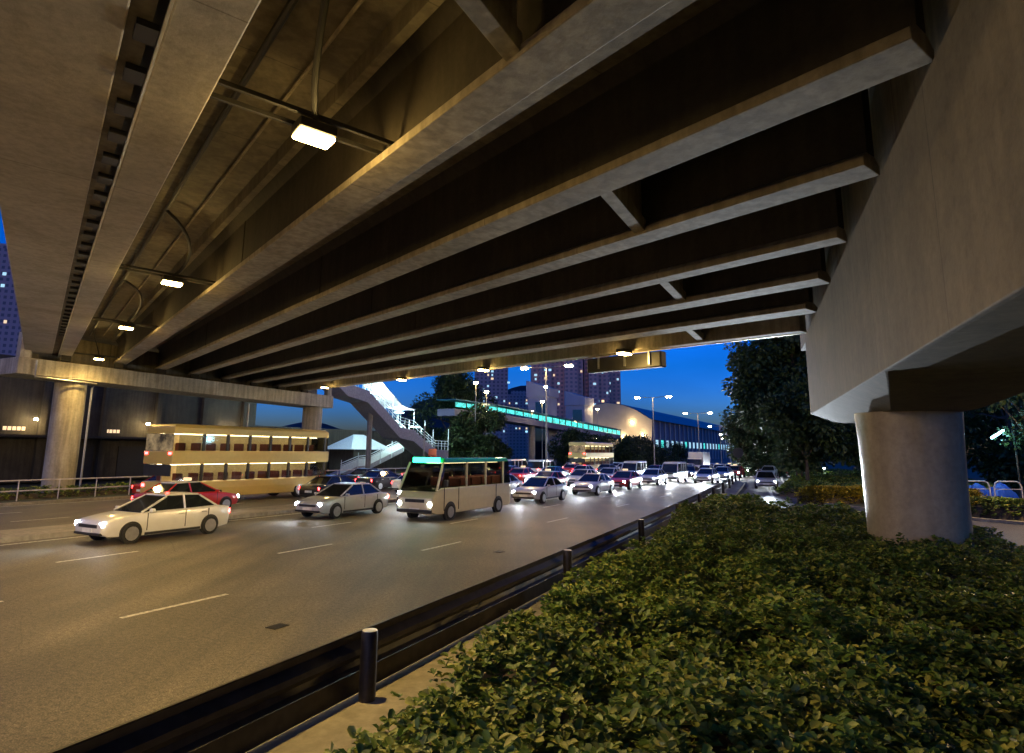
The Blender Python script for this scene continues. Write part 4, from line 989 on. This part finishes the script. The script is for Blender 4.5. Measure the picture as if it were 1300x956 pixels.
# lift towers beside the walkway
def lift_tower(q, s, w, d, h, label):
    c = W(q, s, -2.6, False); t = empty('lift_tower', c, label, 'tower', 'grey lift towers by the walkway'); a = -RD
    g = MB(); g.rbox(c + Vector((0, 0, 0)), w, d, h - 3.4 + 2.6, a); g.build('shaft', M['grey'], t)
    z = h - 3.4 + 2.6 - 2.6
    g = MB(); n = Vector((math.cos(a), math.sin(a), 0)); f = Vector((-math.sin(a), math.cos(a), 0))
    cc = Vector((c.x, c.y, 0)); P = []
    for zz, slope in ((z + .01, 0), (z + 3.4, 1)):
        for x, y in ((-1, -1), (1, -1), (1, 1), (-1, 1)):
            P.append(cc + n * x * w * .56 + f * y * d * .56 + Vector((0, 0, zz - (1.6 * slope if x > 0 else 0))))
    g.hexa(P); g.build('head_house', M['grey'], t)
    g = MB(); g.rbox(c - f * (d * .5 + .03) + n * (w * .12), w * .5, .08, h - 1.8, a); g.build('dark_glazing', M['glass'], t)
lift_tower(-55.5, 117, 4.6, 4.2, 17.2, 'grey lift tower with a flat head right of the tall pole')
lift_tower(-55.5, 137, 4.6, 5, 16.8, 'grey lift tower with a sloping head beside the beige gable')

# ------------------------------------------------------------ station hall
stn = empty('station_building', W(-66, 200, -2.6, False), 'long station hall with a blue-green roof and a row of cool lit windows', 'station')
hs = [206, 215, 240, 260, 280, 310, 340, 380, 420]
def sz(s): return 0
rows = []
for s in hs:
    rows.append([W(q, s, z, False) for q, z in ((-58, -2.6), (-58, 14.0), (-86, 14.0), (-86, -2.6))])
MB().loft(rows).build('wall', M['station'], stn)
arc = [(-56.5, 13.4), (-58, 14.4), (-62, 16.9), (-66, 18.4), (-72, 19.4), (-78, 18.4), (-84, 16.4), (-88, 13.4)]
MB().loft([[W(q, s, z, False) for q, z in arc] for s in [202] + hs[1:]]).build('roof', M['roof'], stn)
g = MB(); g.add([W(q, 201.7, z, False) for q, z in [(-57, 3.0)] + [(a_, b_ - .25) for a_, b_ in arc] + [(-87, 3.0)]], [tuple(range(10))]); g.build('end_gable', M['beige'], stn)
s = 208
while s < 400:
    MB().loft([[W(-57.8, ss, z, False), W(-57.5, ss, z, False), W(-57.5, ss + .7, z, False), W(-57.8, ss + .7, z, False)] for ss, z in ((s, 0), (s, 13.9))]).build('wall_pilaster', M['grey'], stn)
    g = MB(); g.hexa([W(-57.98, s + 1.2, 4.6, False), W(-57.93, s + 1.2, 4.6, False), W(-57.93, s + 5.6, 4.6, False), W(-57.98, s + 5.6, 4.6, False), W(-57.98, s + 1.2, 7.0, False), W(-57.93, s + 1.2, 7.0, False), W(-57.93, s + 5.6, 7.0, False), W(-57.98, s + 5.6, 7.0, False)]); g.build('lit_window', M['coolwin'] if int(s) % 5 else M['cyanpanel'], stn)
    s += 7
for q, z in ((-59.5, 8.5), (-66, 7.8), (-75, 7.0), (-63, 12.5), (-85, 10.5)):
    c = W(q, 200.6, z, False); g = MB(); g.tube([c, c + Vector((0, .15, 0))], .3, 12); g.build('flood_light', M['street'], stn)
    lamp('gable_light', c - Vector((0, 3.0, -.3)), 480, (1.0, .75, .42), .2, stn)

# lamps glowing around the walkway
for i, (q, s, z, L) in enumerate([(-46.5, 76, 12.3, 'bright lamp on a tall post right of the covered stairway top'), (-46.5, 79, 11.3, 'bright lamp just below the flyover edge, beside the taller one'), (-52, 88, 8.9, 'small lamp before the tall trees left of the cyan walkway'), (-44, 94, 13.3, 'small lamp on a post under the flyover edge left of the first tower'), (-52, 105, 10.0, 'lamp on a post above the walkway left of the lift tower'), (-47.5, 100, 11.4, 'lamp beside the tall pole at lift tower height'), (-52.5, 127, 8.8, 'lamp above the walkway between the two lift towers'), (-52, 139.5, 12.6, 'lamp in front of the sloping-headed lift tower')]):
    c = W(q, s, 0, False); t = empty('area_lamp', c, L, 'street lamp', 'post lamps around the walkway')
    MB().tube([c, Vector((c.x, c.y, z))], .07, 8, .05).build('pole', M['pole'], t)
    g = MB(); g.rbox(Vector((c.x, c.y, z)), .55, .4, .28, 0); g.build('lamp_lens', M['street'], t, bevel=.08)
    lamp('lamp_light', Vector((c.x, c.y - .5, z - .3)), 140, STR, .2, t)

# ------------------------------------------------------------ towers
def tower(x, y, w, d, h, rot, mat, nwin, label, wings=(), group='tower blocks on the skyline'):
    base = Vector((x, y, -3)); t = empty('tower_block', base, label, 'tower block', group)
    g = MB(); g.rbox(base, w, d, h, rot); 
    for dx, ww, hh in wings: g.rbox(base + Vector((dx, -d * .2, 0)), ww, d * 1.1, hh, rot)
    o = g.build('walls', mat, t)
    g = MB(); g.rbox(base + Vector((0, 0, h)), w * .5, d * .5, 4, rot); g.build('plant_room', mat, t)
    ca, sa = math.cos(rot), math.sin(rot)
    for k in range(nwin):
        fx = (round(random.uniform(-.46, .46) * w / 3.2) + .25) * 3.2; fz = 20 + 2.9 * random.randint(0, int((h - 24) / 2.9))
        if wings and abs(fx) < w * .5:
            pass
        yy = -d / 2 - .06
        for dx, ww, hh in wings:
            if abs(fx - dx) < ww / 2 and fz < hh: yy = -d * .2 - d * .55 - .06
        c = base + Vector((fx * ca - yy * sa, fx * sa + yy * ca, fz))
        g = MB(); g.rbox(c, random.choice((1.2, 1.5, 2.0)), .12, 1.5, rot); g.build('lit_window', M['coolwin'] if random.random() < .75 else M['warmwin'], t)
    return t
tower(-16, 500, 26, 22, 92, .0, M['tower2'], 30, 'dark tower block left of the sky gap, above the cyan walkway')
tower(32, 450, 36, 24, 96, .0, M['tower'], 34, 'broad pinkish tower block behind the tall pole', wings=((-9, 8, 90), (9, 9, 92)))
tower(60.5, 455, 18, 22, 76, .0, M['tower'], 20, 'pinkish tower block forming the right end of the group', wings=((-3, 7, 73),))
tower(74, 470, 12, 20, 66, .0, M['tower'], 10, 'lowest right shoulder tower of the pinkish group')
tower(7, 600, 30, 22, 58, .0, M['tower2'], 14, 'small low tower block in the sky gap before the hill')
tower(-257, 300, 40, 24, 100, .3, M['tower2'], 40, 'blue dusk tower block with cool windows at the left picture edge')
tower(-262, 345, 60, 24, 60, .3, M['tower2'], 14, 'lower dark block behind the left edge tower')
tower(150, 520, 30, 24, 26, 0, M['tower2'], 4, 'low far block behind the street lamps near the big tree')

def ridge(x0, x1, y, z0, amp, seed):
    r_ = np.random.default_rng(seed); n = 60; xs = np.linspace(x0, x1, n); h = z0 + amp * (np.sin(np.linspace(0, 9, n) + seed) * .5 + np.sin(np.linspace(0, 23, n) * 1.3) * .2 + .5); h *= np.sin(np.linspace(.15, math.pi - .15, n)) ** .5
    g = MB(); g.sheet([[(x, y - 300, -6) for x in xs], [(x, y - 90, a * .55) for x, a in zip(xs, h)], [(x, y, a) for x, a in zip(xs, h)], [(x, y + 400, -6) for x in xs]]); return g
struct('far_hills', ridge(-900, 500, 1700, 60, 110, 2), M['hill'], smooth=True)

# ------------------------------------------------------------ right edge: hoop railing, blue tarpaulins, globe, tube lamp
hr = empty('hoop_railing', (33.5, 42.5, .2), 'pale hooped railing beside the right-hand trees', 'railing')
for k in range(7):
    x0 = 29.6 + k * 2.0; y0 = 42.2 - k * .12
    pts = [(x0, y0, .2), (x0, y0, .95), (x0 + .1, y0, 1.2), (x0 + .3, y0, 1.3), (x0 + 1.5, y0, 1.3), (x0 + 1.7, y0, 1.2), (x0 + 1.8, y0, .95), (x0 + 1.8, y0, .2)]
    MB().tube(pts, .045, 8).build('hoop', M['pinkrail'], hr); MB().tube([(x0, y0, .8), (x0 + 1.8, y0, .8)], .03, 6).build('mid_rail', M['pinkrail'], hr)
for x, y, L in ((31.4, 43.4, 'crumpled blue tarpaulin heap behind the hoop railing nearest the pier'), (33.2, 43.6, 'crumpled blue tarpaulin heap behind the hoop railing, right one')):
    g = MB(); rows = []
    for i in range(9):
        rows.append([(x - .9 + j * .225, y - .5 + i * .14, .15 + max(0, .95 * math.sin(math.pi * j / 8) ** .7 * math.sin(math.pi * i / 8) ** .6 + random.uniform(-.1, .1))) for j in range(9)])
    g.sheet(rows); o = g.build('tarpaulin_heap', M['bluecover']); tag(o, L, 'tarpaulin', 'blue tarpaulins behind the railing')
c = Vector((33.3, 41.3, .1)); gl = empty('globe_lamp', c, 'small amber globe lamp on a short post by the hoop railing', 'lamp')
MB().tube([c, c + Vector((0, 0, 1.35))], .04, 8).build('post', M['dark'], gl)
rings = [[c + Vector((.2 * math.sin(a) * math.cos(b), .2 * math.sin(a) * math.sin(b), 1.52 - .2 * math.cos(a))) for b in [2 * math.pi * k / 16 for k in range(16)]] for a in [.15 + (math.pi - .3) * i / 8 for i in range(9)]]
MB().loft(rings).build('globe', M['amber'], gl, smooth=True)
c = Vector((33.9, 42.8, .1)); tl = empty('tube_lamp', c, 'bright cyan tube light tilted on a dark post at the right edge', 'lamp')
MB().tube([c, c + Vector((0, 0, 5.6))], .06, 8).build('post', M['dark'], tl); MB().tube([c + Vector((0, 0, 4.2)), c + Vector((1.6, 0, 4.5))], .035, 8).build('arm', M['dark'], tl)
MB().tube([Vector((32.0, 42.3, 4.12)), Vector((33.0, 42.5, 4.62))], .08, 10).build('tube', M['tube'], tl)
MB().tube([Vector((32.95, 42.5, 4.66)), Vector((33.9, 42.8, 4.9))], .03, 6).build('arm', M['dark'], tl)
lamp('tube_light', (32.4, 42.0, 4.1), 220, (.3, .75, 1.0), .3, tl)
for x, y, z, r_, L in ((35.1, 75.6, 1.9, .22, 'white glaring lamp low under the dark trees at the far kerb'), (36.9, 75.5, 1.2, .09, 'tiny white lamp right of the glaring one under the dark trees')):
    c = Vector((x, y, 0)); t = empty('bollard_lamp', c, L, 'lamp', 'low lamps under the dark trees')
    MB().tube([c, c + Vector((0, 0, z))], .05, 8).build('post', M['dark'], t); MB().tube([c + Vector((0, 0, z)), c + Vector((0, 0, z + r_ * 1.6))], r_, 12).build('lamp_lens', M['farwhite'], t, bevel=.03)
    lamp('lamp_light', c + Vector((0, -.6, z)), 160 if r_ > .1 else 15, (.85, 1, 1), .1, t)
# overhead blue direction sign far down the road
c = W(-30, 330, -4, False); t = empty('gantry_sign', c, 'far overhead gantry with blue-green lit direction signs above the traffic', 'road sign')
for q in (-41, -19): MB().tube([W(q, 330, -4, False), W(q, 330, 7.2, False)], .25, 8).build('gantry_leg', M['pole'], t)
MB().tube([W(-41, 330, 7.2, False), W(-19, 330, 7.2, False)], .3, 8).build('gantry_beam', M['pole'], t)
for q, mm in ((-36, emit('blue_sign_glow', (.02, .25, .8), .8)), (-27, emit('green_sign_glow', (.02, .6, .45), .8))):
    g = MB(); a = W(q, 329.6, 4.4, False); g.rbox(a, 6.5, .2, 3.6, -head(330)); g.build('sign_panel', mm, t)
